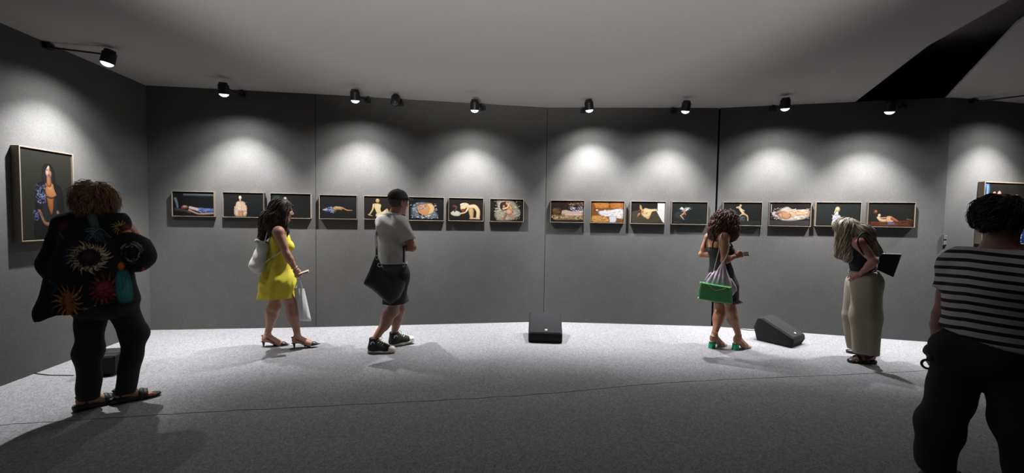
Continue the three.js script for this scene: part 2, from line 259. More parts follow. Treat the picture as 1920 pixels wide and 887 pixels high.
const arts = [
  (x, w, h) => { ground(x, w, h, '#0d0c0e', '#15121a'); x.fillStyle = '#5a5f63'; x.fillRect(96, 14, 288, 24); x.fillStyle = '#393f45'; x.fillRect(96, 30, 288, 8); limb(x, [[20, 70], [36, 130], [40, 180]], 16, 10, '#5d7380'); limb(x, [[24, 190], [120, 206], [160, 226]], 20, 12, '#35332f');
    limb(x, [[240, 190], [384, 196]], 26, 22, '#4a5c9e'); crumple(x, 230, 170, 384, 215, 60, ['#7484c4', '#2e3a78', '#96a2d4']); limb(x, [[160, 168], [230, 188]], 17, 19, '#c9bdb9'); limb(x, [[90, 172], [130, 164]], 20, 17, '#6e3f36'); oval(x, 110, 158, 28, 16, '#b98977'); limb(x, [[150, 196], [240, 236], [384, 232]], 12, 8, '#c08a72'); limb(x, [[260, 232], [384, 226]], 7, 7, '#a9a3a6'); },
  (x, w, h) => { ground(x, w, h, '#141718', '#1d2021'); oval(x, 160, 38, 22, 26, '#0b0a0a'); oval(x, 160, 46, 16, 22, S3); limb(x, [[160, 66], [160, 90]], 8, 9, '#c79c80'); shape(x, [[128, 92], [160, 84], [196, 90], [216, 130], [226, 200], [214, 256], [112, 256], [104, 200], [114, 130]], '#d9bfa4'); crumple(x, 118, 100, 212, 240, 50, ['#efe0cc', '#b98f74', '#c8a78c', '#d8c2ae']); limb(x, [[150, 200], [148, 256]], 12, 10, '#c98f70'); limb(x, [[178, 200], [180, 256]], 12, 10, '#b97f60'); limb(x, [[108, 150], [104, 230]], 7, 5, '#dcb296'); limb(x, [[216, 140], [222, 190]], 6, 4, '#dcb296'); },
  (x, w, h) => { ground(x, w, h, '#121614', '#1b211c'); x.globalAlpha = .5; oval(x, 60, 60, 60, 70, '#26332a'); x.globalAlpha = 1; oval(x, 136, 46, 17, 19, '#d8c39c'); oval(x, 133, 50, 11, 14, S3); shape(x, [[118, 70], [156, 70], [176, 150], [180, 256], [96, 256], [104, 150]], '#c7a888'); },
  (x, w, h) => { ground(x, w, h, '#1a1a1b', '#232122'); limb(x, [[60, 170], [120, 160], [150, 140]], 14, 20, '#4a5a8c'); crumple(x, 60, 130, 150, 190, 50, ['#7e92c8', '#2a355e', '#b6c4e6']); shape(x, [[20, 164], [44, 152], [80, 150], [76, 168], [44, 172]], '#a9a8bc'); limb(x, [[150, 146], [190, 140], [232, 150]], 22, 16, '#b98a55'); limb(x, [[160, 128], [220, 132]], 9, 8, '#dcb485'); limb(x, [[230, 134], [290, 162], [340, 162]], 9, 4, '#c08c5e'); oval(x, 238, 158, 12, 10, '#3a2a20'); },
  (x, w, h) => { ground(x, w, h, '#231d18', '#2c2520'); oval(x, 138, 44, 22, 27, '#d9bd84'); shape(x, [[126, 40], [142, 36], [154, 46], [146, 66], [130, 62]], '#c69a66'); shape(x, [[92, 84], [140, 76], [176, 90], [170, 150], [188, 206], [150, 232], [126, 190], [104, 130]], '#e8cf9c'); limb(x, [[94, 92], [84, 150], [54, 206]], 12, 7, '#e3c793'); limb(x, [[40, 212], [80, 226]], 7, 4, '#d7b886'); limb(x, [[140, 218], [200, 190], [240, 150]], 26, 14, '#f0dcb0'); limb(x, [[240, 150], [262, 226]], 14, 9, '#d8b884'); },
  (x, w, h) => { ground(x, w, h, '#11130f', '#1b2426'); shape(x, [[70, 60], [190, 48], [250, 60], [300, 150], [330, 220], [170, 240], [40, 214], [20, 140]], '#6f7a86'); crumple(x, 24, 60, 320, 240, 170, ['#c4cad6', '#3c4652', '#98a4b8', '#2b333d']); shape(x, [[96, 86], [160, 66], [236, 60], [284, 112], [266, 176], [200, 212], [120, 206], [88, 150]], '#c8915f'); shape(x, [[200, 64], [256, 66], [286, 120], [262, 178], [214, 196], [240, 130]], '#e2b884'); shape(x, [[96, 90], [150, 74], [190, 92], [160, 128], [104, 140]], '#b98a78'); crumple(x, 92, 78, 190, 130, 24, ['#d8b49c', '#8a5a48', '#e2cfc0']); shape(x, [[96, 168], [150, 204], [206, 210], [140, 226]], '#3e281a'); crumple(x, 30, 200, 320, 240, 40, ['#dfe3ee', '#55606e']); },
  (x, w, h) => { ground(x, w, h, '#1d1815', '#282019'); shape(x, [[10, 176], [60, 140], [130, 170], [120, 204], [40, 204]], '#d6ccbc'); limb(x, [[50, 90], [80, 100], [60, 150]], 18, 10, '#5c3030'); shape(x, [[130, 60], [190, 46], [230, 70], [190, 110], [160, 150], [130, 130]], '#e6caa2'); limb(x, [[220, 100], [290, 90], [330, 140], [330, 220]], 28, 24, '#e9cf9e'); limb(x, [[250, 140], [258, 226]], 34, 20, '#d3ac76'); limb(x, [[240, 232], [350, 236]], 10, 8, '#e2c292'); limb(x, [[220, 110], [180, 160], [120, 180]], 14, 9, '#e8c8a0'); oval(x, 160, 140, 28, 20, '#7a3a30'); limb(x, [[130, 70], [160, 60]], 10, 10, '#f2e2c8'); },
  (x, w, h) => { ground(x, w, h, '#191713', '#24211a'); shape(x, [[70, 10], [270, 14], [330, 90], [360, 160], [310, 220], [250, 250], [80, 250], [40, 180], [80, 100]], '#a79f8c'); crumple(x, 50, 10, 350, 250, 150, ['#d6cfba', '#6b6454', '#efe8d4', '#87806c']); shape(x, [[120, 40], [180, 20], [230, 50], [200, 110], [140, 130], [112, 90]], '#3a2118'); limb(x, [[190, 40], [230, 80], [250, 140]], 17, 22, '#d59a70'); oval(x, 220, 146, 44, 36, '#e0ac86'); limb(x, [[150, 110], [200, 90], [220, 40]], 14, 10, '#e8bd96'); oval(x, 156, 80, 16, 18, '#c98a66'); limb(x, [[180, 180], [150, 240]], 14, 9, '#b0704c'); limb(x, [[240, 190], [280, 236]], 14, 8, '#c88a68'); },
  (x, w, h) => { ground(x, w, h, '#24170f', '#38231a'); crumple(x, 200, 6, 384, 50, 60, ['#8d6a58', '#5d3f30', '#b39a84']); shape(x, [[10, 176], [190, 180], [384, 168], [384, 222], [200, 238], [20, 228]], '#8a6e46'); crumple(x, 10, 172, 384, 228, 150, ['#cdb088', '#5f4828', '#e0c79c']); shape(x, [[112, 124], [170, 108], [232, 122], [300, 112], [384, 128], [384, 168], [270, 174], [160, 172], [112, 158]], '#cfb0a2'); shape(x, [[150, 158], [260, 166], [384, 160], [384, 174], [240, 180], [150, 174]], '#dcc2b4'); crumple(x, 230, 66, 384, 130, 80, ['#d6d0dc', '#8a8296', '#f0ecf4', '#6e667a']); shape(x, [[14, 110], [60, 80], [120, 100], [114, 160], [50, 170], [16, 150]], '#5e4024'); crumple(x, 24, 88, 114, 160, 50, ['#8a6438', '#3a2412']); },
  (x, w, h) => { ground(x, w, h, '#7d4d24', '#8d5a2c'); shape(x, [[30, 0], [210, 0], [206, 70], [120, 88], [40, 70]], '#b87638'); shape(x, [[220, 0], [384, 0], [384, 80], [230, 84]], '#a8662e'); x.fillStyle = '#4c2c14'; x.fillRect(210, 0, 10, 84); crumple(x, 30, 6, 384, 80, 40, ['#cf9050', '#8d5524']); shape(x, [[80, 120], [180, 110], [384, 90], [384, 210], [250, 190], [130, 180], [84, 150]], '#d8d4d2'); crumple(x, 100, 100, 384, 200, 90, ['#ffffff', '#a49e9c', '#eeeae6']); shape(x, [[220, 180], [300, 190], [290, 256], [214, 256]], '#cfd4da'); oval(x, 60, 106, 28, 22, '#5a2e18'); oval(x, 66, 106, 20, 16, '#e8b896'); shape(x, [[0, 180], [120, 176], [216, 214], [212, 256], [0, 256]], '#c08a44'); crumple(x, 4, 184, 206, 250, 120, ['#e6b868', '#8a5c26', '#d6a050']); },
  (x, w, h) => { ground(x, w, h, '#453d2c', '#4f4630'); x.fillStyle = '#191515'; x.beginPath(); x.moveTo(0, 0); x.lineTo(300, 0); x.lineTo(306, 66); x.lineTo(110, 86); x.lineTo(0, 120); x.fill(); x.fillStyle = '#e6e4e6'; x.beginPath(); x.moveTo(300, 0); x.lineTo(384, 0); x.lineTo(384, 256); x.lineTo(360, 240); x.lineTo(300, 130); x.fill(); shape(x, [[112, 120], [150, 72], [212, 82], [300, 84], [306, 98], [240, 116], [226, 150], [200, 198], [150, 188], [114, 152]], '#dcc292'); shape(x, [[118, 128], [92, 76], [96, 26], [110, 40], [126, 84], [140, 110]], '#b98a5e'); oval(x, 92, 108, 20, 22, '#4a2a1c'); shape(x, [[90, 128], [70, 158], [66, 188], [80, 172], [104, 140]], '#a87c54'); crumple(x, 126, 116, 170, 160, 10, ['#7e6040', '#c9a878']); shape(x, [[160, 186], [196, 210], [214, 172], [196, 170]], '#c9a878'); crumple(x, 300, 80, 380, 110, 14, ['#ffffff', '#c4c6d2']); },
  (x, w, h) => { ground(x, w, h, '#1c2221', '#242b2a'); x.globalAlpha = .5; oval(x, 100, 170, 110, 80, '#2c3636'); x.globalAlpha = 1; limb(x, [[96, 70], [130, 84]], 12, 14, '#d6dcd6'); limb(x, [[180, 68], [150, 92]], 10, 14, '#e8ece6'); oval(x, 142, 66, 13, 14, '#4a2f22'); limb(x, [[140, 80], [134, 126]], 17, 13, '#b98668'); limb(x, [[134, 126], [94, 160]], 12, 8, '#c2906e'); limb(x, [[94, 160], [132, 206]], 9, 4, '#d2a684'); limb(x, [[144, 130], [150, 146]], 9, 6, '#a5745a'); crumple(x, 88, 56, 196, 100, 26, ['#f2f4ee', '#9aa49e']); x.globalAlpha = .4; limb(x, [[20, 236], [120, 244]], 3, 2, '#9aaaaa'); x.globalAlpha = 1; },
  (x, w, h) => { ground(x, w, h, '#1b1e1d', '#232625'); x.fillStyle = '#2b312f'; x.fillRect(0, 206, 384, 50); oval(x, 172, 28, 12, 15, '#e2c8a2'); limb(x, [[160, 46], [176, 82], [210, 130]], 13, 15, '#e8cfa6'); limb(x, [[150, 44], [130, 52], [164, 62]], 7, 6, '#dbb88e'); limb(x, [[200, 128], [170, 150], [140, 176]], 12, 6, '#e3c49a'); limb(x, [[214, 130], [244, 150], [252, 204]], 11, 7, '#d6ae84'); shape(x, [[160, 160], [200, 136], [224, 170], [230, 206], [150, 206]], '#3b474c'); crumple(x, 150, 150, 230, 206, 24, ['#6d7b80', '#232c30']); limb(x, [[180, 70], [212, 92]], 5, 4, '#f0dcb8'); },
  (x, w, h) => { ground(x, w, h, '#211a1c', '#2a2224'); x.fillStyle = '#3b3938'; x.fillRect(0, 200, 384, 56); x.fillStyle = '#b9b6ba'; x.fillRect(6, 12, 7, 100); shape(x, [[14, 128], [90, 84], [130, 50], [170, 40], [220, 70], [380, 78], [380, 150], [290, 192], [130, 204], [60, 166]], '#cfc2b6'); crumple(x, 30, 60, 370, 190, 130, ['#fbf6f0', '#9c8878', '#efe4d8', '#c2ae9c']); shape(x, [[70, 112], [120, 92], [176, 100], [230, 84], [300, 96], [372, 90], [376, 124], [300, 134], [226, 150], [170, 184], [110, 176], [76, 146]], '#dcae88'); shape(x, [[120, 100], [172, 104], [206, 140], [176, 182], [130, 172], [112, 136]], '#cf9873'); shape(x, [[200, 92], [260, 100], [236, 130], [206, 126]], '#ecc8a4'); crumple(x, 150, 80, 376, 150, 40, ['#f6e6d2', '#b07c5a', '#e8caa8']); shape(x, [[16, 112], [44, 96], [66, 112], [60, 138], [30, 146]], '#c9c3cc'); oval(x, 66, 122, 17, 14, '#94543e'); oval(x, 96, 108, 15, 12, '#b8795c'); crumple(x, 230, 160, 330, 186, 16, ['#f4e6d4', '#a08c7a']); },
  (x, w, h) => { ground(x, w, h, '#1c2120', '#252a29'); oval(x, 188, 70, 24, 34, '#c49a5c'); oval(x, 190, 66, 14, 22, '#efe0b8'); limb(x, [[176, 60], [160, 110]], 4, 4, '#e8cfa4'); limb(x, [[184, 104], [176, 140]], 12, 22, '#dcd8e0'); shape(x, [[150, 140], [210, 136], [226, 200], [220, 256], [140, 256], [144, 200]], '#c9c2cc'); crumple(x, 146, 140, 220, 250, 34, ['#ffffff', '#9c96a6']); },
  (x, w, h) => { ground(x, w, h, '#1c1e1b', '#272923'); shape(x, [[0, 214], [120, 204], [384, 200], [384, 256], [0, 256]], '#5c2e1a'); crumple(x, 0, 212, 384, 250, 70, ['#7b4226', '#3c1c10']); x.fillStyle = '#566da0'; x.fillRect(166, 216, 58, 22); oval(x, 58, 98, 20, 32, '#5b2a20'); oval(x, 62, 92, 11, 14, '#a8664e'); oval(x, 92, 134, 13, 16, '#ecd8c0'); limb(x, [[86, 160], [110, 190], [170, 190]], 18, 16, '#e2bd92'); limb(x, [[110, 166], [150, 160]], 10, 8, '#c58f68'); shape(x, [[160, 146], [206, 150], [214, 206], [156, 206]], '#e0b08c'); limb(x, [[206, 170], [250, 198]], 18, 9, '#a8623e'); limb(x, [[330, 176], [376, 190]], 9, 6, '#6e3c26'); },
];
const artLabels = ['figure lying under blue cloth beside a pale ledge', 'standing figure in a pale patterned robe', 'single blond figure on black, behind the dark-haired visitor', 'figure reclining in blue cloth on a dark floor', 'pale figure seated leaning on one arm, left of the cap',
  'figure curled among bluish bedclothes, right of the cap', 'kneeling figure bent over beside white cloth', 'curled figure with long dark hair in crumpled sheets', 'sleeper lying on a tan bolster before a brown hanging', 'sleeper wrapped in white beneath ochre cushions', 'figure with a raised leg beside a white sheet', 'small leaping figure on a dark empty ground',
  'striding figure above a grey rock, beside the curly-haired visitor', 'two pale sleepers entwined on white sheets', 'figure with raised arms on black, above the grey-haired visitor', 'figure lying on a reddish brown boulder'];
const quads = [['a', 321, 358.2, 402, 406.5], ['a', 416.3, 360, 494.8, 408.2], ['a', 506, 362, 583, 410], ['b', 598, 365, 669.8, 411.3], ['b', 681.7, 367, 752, 412], ['b', 765.4, 369, 832.7, 414.4], ['b', 841, 370.5, 906.5, 415], ['b', 918.5, 372.5, 982, 416.3],
  ['c', 1032.3, 375.4, 1095.4, 417.7], ['c', 1107.7, 376.5, 1170.8, 418.8], ['c', 1183.2, 377.3, 1248, 420.3], ['c', 1259.8, 378.2, 1326.7, 421.5], ['d', 1356.4, 379, 1428.5, 424], ['d', 1443, 379, 1520.4, 425], ['d', 1530.4, 379, 1614, 425.4], ['d', 1628.3, 379.4, 1715.7, 426.7]];
function framed(key, centre, w, h, depth, tex, label, group, rim = .0065, tone = .4) {
  const fr = wallFrame(key), foot = centre.clone().addScaledVector(fr.n, -depth);
  const root = thing('framed_picture', label, 'picture', foot, fr.turn, group);
  const bars = [[w, rim, 0, h / 2 - rim / 2], [w, rim, 0, -h / 2 + rim / 2], [rim, h - 2 * rim, -w / 2 + rim / 2, 0], [rim, h - 2 * rim, w / 2 - rim / 2, 0]];
  for (const [bw, bh, bx, by] of bars) mesh('frame_bar', rbox(bw, bh, depth, .0018, bx, by, depth / 2, 1), M.wood, root);
  mesh('frame_back', box(w - 2 * rim, h - 2 * rim, .006, 0, 0, .008), M.black, root);
  const gap = .008, pw = w - 2 * rim - 2 * gap, ph = h - 2 * rim - 2 * gap;
  mesh('print', box(pw, ph, depth - .02, 0, 0, .011 + (depth - .02) / 2), [M.black, M.black, M.black, M.black, new THREE.MeshPhysicalMaterial({ map: tex, color: lin(tone, tone, tone), roughness: .9, specularIntensity: .25 }), M.black], root);
}
const sizes = [];
quads.forEach(([key, x0, y0, x1, y1], i) => {
  const D = .045, a = onWall(key, x0, y0, D), b = onWall(key, x1, y1, D), c = a.clone().add(b).multiplyScalar(.5);
  const fr = wallFrame(key), w = b.clone().sub(a).dot(fr.d), h = a.y - b.y + .004; sizes.push([w.toFixed(3), h.toFixed(3), c.y.toFixed(3)].join('/'));
  framed(key, c, w, h, D, canvas(384, 256, arts[i]), 'small wood-framed print of a ' + artLabels[i], 'small framed prints in a row on the back walls');
});
console.log('pictures', sizes.join(' '));
{
  const D = .062, a = onWall('left', 35, 272, D), b = onWall('left', 142, 444, D), fr = wallFrame('left');
  const w = b.clone().sub(a).dot(fr.d), h = a.y - onWall('left', 42, 454, D).y; const c = a.clone().addScaledVector(fr.d, w / 2); c.y = a.y - h / 2;
  console.log('portrait', w, h, c.y);
  framed('left', c, w, h, D, canvas(512, 720, (x, W0, H0) => {
    ground(x, W0, H0, '#2a2b22', '#30322a');
    shape(x, [[216, 110], [270, 96], [320, 130], [334, 230], [350, 330], [300, 380], [220, 340], [196, 240]], '#171214');
    shape(x, [[150, 270], [220, 250], [340, 262], [400, 300], [420, 500], [400, 720], [120, 720], [120, 520]], '#17171a');
    shape(x, [[226, 262], [310, 262], [338, 330], [316, 380], [300, 500], [284, 520], [262, 480], [240, 380]], '#b06a34'); shape(x, [[236, 258], [290, 250], [334, 300], [340, 360], [300, 380], [240, 360]], '#d08a54');
    limb(x, [[266, 200], [268, 262]], 22, 26, '#b9744c'); oval(x, 266, 160, 33, 50, '#e8c4ae'); oval(x, 282, 168, 18, 42, '#b98468');
    for (const ex of [252, 284]) oval(x, ex, 152, 8, 4, '#3a2420'); oval(x, 267, 170, 5, 10, '#c98f76'); oval(x, 267, 192, 12, 5, '#8a3c34'); limb(x, [[242, 142], [260, 142]], 2, 2, '#3a2420'); limb(x, [[276, 142], [294, 143]], 2, 2, '#3a2420');
    shape(x, [[226, 120], [266, 104], [240, 150], [232, 230], [214, 320], [200, 280], [206, 180]], '#150f10'); shape(x, [[276, 106], [318, 140], [324, 260], [350, 360], [318, 300], [304, 200]], '#150f10');
    limb(x, [[244, 372], [290, 384], [334, 366]], 4, 4, '#2a1a14'); limb(x, [[260, 290], [276, 306], [296, 292]], 2, 2, '#e8c9a0');
    for (let i = 0; i < 90; i++) { const a2 = rr(136, 232), b2 = rr(278, 430); limb(x, [[a2, b2], [a2 + rr(-12, 12), b2 + rr(-12, 12)], [a2 + rr(-18, 18), b2 + rr(-18, 18)]], rr(2, 5), 2, ['#6d73a8', '#9298c4', '#3a3c58', '#1a1a20'][i % 4]); }
    for (let i = 0; i < 40; i++) { const a2 = rr(110, 160), b2 = rr(480, 570); limb(x, [[a2, b2], [a2 + rr(-12, 12), b2 + rr(-12, 12)]], rr(2, 5), 2, ['#6068b0', '#2c2f4c', '#8088c0'][i % 3]); }
    limb(x, [[166, 490], [220, 590], [256, 600]], 14, 17, '#a87658'); limb(x, [[350, 500], [370, 540], [390, 548]], 16, 10, '#a87658'); for (let i = 0; i < 26; i++) oval(x, 170 + i * 2.2 + rr(-8, 8), 500 + i * 3.4, 3, 2, '#3c3036');
  }), 'tall wood-framed portrait of a long-haired woman in a patterned robe', null, .011, .3);
}
{
  const D = .07, a = onWall('right', 1847, 340, D), c0 = onWall('right', 1905, 458, D), fr = wallFrame('right'), h = a.y - c0.y, w = 1.16;
  const c = a.clone().addScaledVector(fr.d, w / 2); c.y = a.y - h / 2; console.log('right picture', h, c.y);
  framed('right', c, w, h, D, canvas(720, 512, (x, W0, H0) => {
    ground(x, W0, H0, '#17140f', '#201b15'); limb(x, [[20, 10], [30, 60], [16, 150]], 26, 18, '#4a6f9c'); limb(x, [[30, 20], [26, 120]], 8, 8, '#86a8cc');
    for (const [hx, hy, s] of [[100, 96, 1], [150, 92, 1.1], [330, 130, 1.5], [470, 180, 1.4]]) { oval(x, hx, hy + 6, 30 * s, 38 * s, '#241612'); oval(x, hx, hy, 20 * s, 28 * s, '#d8a08c'); limb(x, [[hx, hy + 30 * s], [hx + 6, hy + 120 * s]], 16 * s, 34 * s, '#b57a5e'); }
    limb(x, [[340, 190], [310, 260], [250, 290]], 26, 18, '#e0b490'); shape(x, [[180, 300], [420, 280], [560, 340], [600, 512], [160, 512]], '#23388a');
    for (let i = 0; i < 160; i++) { const p = rr(190, 580), q2 = rr(310, 505); limb(x, [[p, q2], [p + rr(-14, 14), q2 + rr(-14, 14)]], rr(3, 7), 3, ['#dbe6f6', '#16205c', '#4c6cc8'][i % 3]); }
    shape(x, [[20, 180], [160, 170], [190, 330], [170, 512], [0, 512], [0, 260]], '#33221a'); shape(x, [[560, 220], [720, 180], [720, 512], [600, 512]], '#6a3a26');
  }), 'large wood-framed group picture hung to the right of the striped shirt', null, .013);
}

// ---------------------------------------------------------------- stage monitors and small fittings
const grilleBump = noiseTex(128, (i, j) => g3(128 + 60 * Math.sin(i * Math.PI / 4) * Math.sin(j * Math.PI / 4)), 18);
M.grille = std(lin(.016, .016, .019), 1, { bumpMap: grilleBump, bumpScale: .002 });
M.cabinet = std(lin(.006, .006, .0065), .95);
M.badge = std(lin(.75, .75, .75), .4);
function monitor(px, py, turn, w, label) {
  const p = floorAt(px, py); const root = thing('stage_monitor', label, 'speaker', V(p.x, 0, p.z), turn, 'black stage monitors on the carpet');
  // side profile (z towards the listener, y up): low front lip, long sloping grille, short back
  const prof = [[.0, .018], [.026, .012], [.055, .07], [.05, .108], [-.30, .275], [-.335, .268], [-.375, .16], [-.335, .012]];
  const s = new THREE.Shape(prof.map(q => new THREE.Vector2(q[0], q[1])));
  const g = new THREE.ExtrudeGeometry(s, { depth: w - .03, bevelEnabled: true, bevelThickness: .015, bevelSize: .012, bevelSegments: 3, curveSegments: 4 });
  g.rotateY(-Math.PI / 2).translate(w / 2 - .015, 0, 0);
  mesh('cabinet', g, M.cabinet, root);
  const ang = Math.atan2(.275 - .108, .35);
  const gr = rbox(w - .035, .385, .012, .005).rotateX(-Math.PI / 2).rotateX(ang).translate(0, .1935 + .011, -.125 + .006);
  mesh('grille', gr, M.grille, root);
  mesh('badge', rbox(.026, .004, .02, .0015).rotateX(ang).translate(.01, .1485, .012), M.badge, root);
  for (const sx of [-1, 1]) for (const z of [-.3, -.02]) mesh('rubber_foot', cyl(.014, .016, .02, 14).translate(sx * (w / 2 - .05), .0095, z), M.black, root);
}
monitor(1022, 641, -.06, .40, 'black wedge stage monitor alone at the foot of the back wall');
monitor(1487, 647, .62, .33, 'black wedge stage monitor between the curly-haired and grey-haired visitors');
{
  const p = floorAt(171, 708), root = thing('floor_speaker', 'low black box speaker on the carpet by the left wall', 'speaker', V(p.x, 0, p.z - .14), .28);
  mesh('cabinet', rbox(.27, .17, .27, .012, 0, .1, 0), M.cabinet, root);
  mesh('grille', rbox(.245, .145, .012, .004, 0, .1, .136), M.grille, root);
  mesh('top_plate', rbox(.12, .004, .08, .0015, .07, .187, .02), M.black, root);
  for (const sx of [-1, 1]) for (const z of [-1, 1]) mesh('rubber_foot', cyl(.014, .016, .018, 12).translate(sx * .1, .008, z * .1), M.black, root);
}
const cable = (pts, r, label) => { const t = mesh('cable', tube(pts, r, 7, 40), M.black); t.userData = { label, category: 'cable' }; };
cable([[58, 699], [90, 703], [138, 704]].map(q => floorAt(q[0], q[1], .004)), .004, 'thin black cable running from the left wall to the box speaker');
cable([[1385, 616], [1402, 619], [1420, 620], [1440, 622]].map(q => floorAt(q[0], q[1], .005)), .005, 'short black cable between the wall foot and the turned stage monitor');
{
  const a = onWall('right', 1770, 450, 0), fr = wallFrame('right');
  const root = thing('wall_switch', 'small dark double switch plate on the wall left of the striped shirt', 'switch', a, fr.turn);
  mesh('plate', rbox(.06, .15, .012, .004, 0, 0, .006), std(lin(.05, .05, .052), .5), root);
  for (const y of [-.034, .034]) mesh('rocker', rbox(.04, .05, .01, .003, 0, y, .014), std(lin(.12, .12, .125), .6), root);
}
// ---------------------------------------------------------------- figures: smooth fields meshed to one surface
// every primitive is {f(x,y,z), lo, hi, k}; fields are joined with a smooth minimum
const lerp = (a, b, t) => a.clone().lerp(b, t);
function cap(a, b, ra, rb = ra, k = .03, n = null, s = 1) {      // tapered capsule, thinned s times along n
  const q = v => n ? v.clone().addScaledVector(n, (s - 1) * v.dot(n)) : v;
  const ab = q(b.clone().sub(a)), L2 = ab.lengthSq() || 1e-9, ax = a.x, ay = a.y, az = a.z, nx = n ? n.x : 0, ny = n ? n.y : 0, nz = n ? n.z : 0, s1 = s - 1, r = Math.max(ra, rb);
  return {
    k, lo: V(Math.min(a.x, b.x) - r, Math.min(a.y, b.y) - r, Math.min(a.z, b.z) - r), hi: V(Math.max(a.x, b.x) + r, Math.max(a.y, b.y) + r, Math.max(a.z, b.z) + r),
    f(x, y, z) {
      let px = x - ax, py = y - ay, pz = z - az;
      if (s1) { const d = (px * nx + py * ny + pz * nz) * s1; px += d * nx; py += d * ny; pz += d * nz; }
      let t = (px * ab.x + py * ab.y + pz * ab.z) / L2; t = t < 0 ? 0 : t > 1 ? 1 : t;
      px -= ab.x * t; py -= ab.y * t; pz -= ab.z * t;
      return Math.sqrt(px * px + py * py + pz * pz) - (ra + (rb - ra) * t);
    },
  };
}
function ell(c, rx, ry, rz, k = .03, basis = null) {             // ellipsoid, optionally along the axes of a basis [X, Y, Z]
  const [X, Y, Z] = basis || [V(1, 0, 0), V(0, 1, 0), V(0, 0, 1)], r = Math.max(rx, ry, rz);
  return {
    k, lo: c.clone().addScalar(-r), hi: c.clone().addScalar(r),
    f(x, y, z) {
      const px = x - c.x, py = y - c.y, pz = z - c.z;
      const u = (px * X.x + py * X.y + pz * X.z) / rx, v = (px * Y.x + py * Y.y + pz * Y.z) / ry, w = (px * Z.x + py * Z.y + pz * Z.z) / rz;
      const k0 = Math.sqrt(u * u + v * v + w * w), a = u / rx, b = v / ry, d = w / rz, k1 = Math.sqrt(a * a + b * b + d * d);
      return k1 < 1e-6 ? -Math.min(rx, ry, rz) : k0 * (k0 - 1) / k1;
    },
  };
}
const chain = (pts, radii, k = .02, n, s) => pts.slice(1).map((p, i) => cap(pts[i], p, radii[i], radii[i + 1], k, n, s));
function U(prims) {
  const P = prims.flat(), lo = P[0].lo.clone(), hi = P[0].hi.clone(); P.forEach(p => { lo.min(p.lo); hi.max(p.hi); });
  const fs = P.map(p => p.f), ks = P.map(p => p.k), n = P.length;
  return {
    k: .02, lo, hi,
    f(x, y, z) {
      let d = fs[0](x, y, z);
      for (let i = 1; i < n; i++) { const e = fs[i](x, y, z), k = ks[i], h = k - Math.abs(d - e); d = d < e ? d : e; if (h > 0) d -= h * h / (4 * k); }
      return d;
    },
  };
}
const field = (F, f, pad = 0) => ({ k: F.k, lo: F.lo.clone().addScalar(-pad), hi: F.hi.clone().addScalar(pad), f });
const grow = (F, t, fold) => field(F, fold ? (x, y, z) => F.f(x, y, z) - t - fold(x, y, z) : (x, y, z) => F.f(x, y, z) - t, t + (fold ? .02 : 0));
const cutBy = (F, ...planes) => field(F, (x, y, z) => { let d = F.f(x, y, z); for (const p of planes) { const e = p(x, y, z); if (e > d) d = e; } return d; });
const below = y0 => (x, y) => y - y0, above = y0 => (x, y) => y0 - y;
const half = (p, n) => (x, y, z) => (x - p.x) * n.x + (y - p.y) * n.y + (z - p.z) * n.z;   // keeps the side n points away from

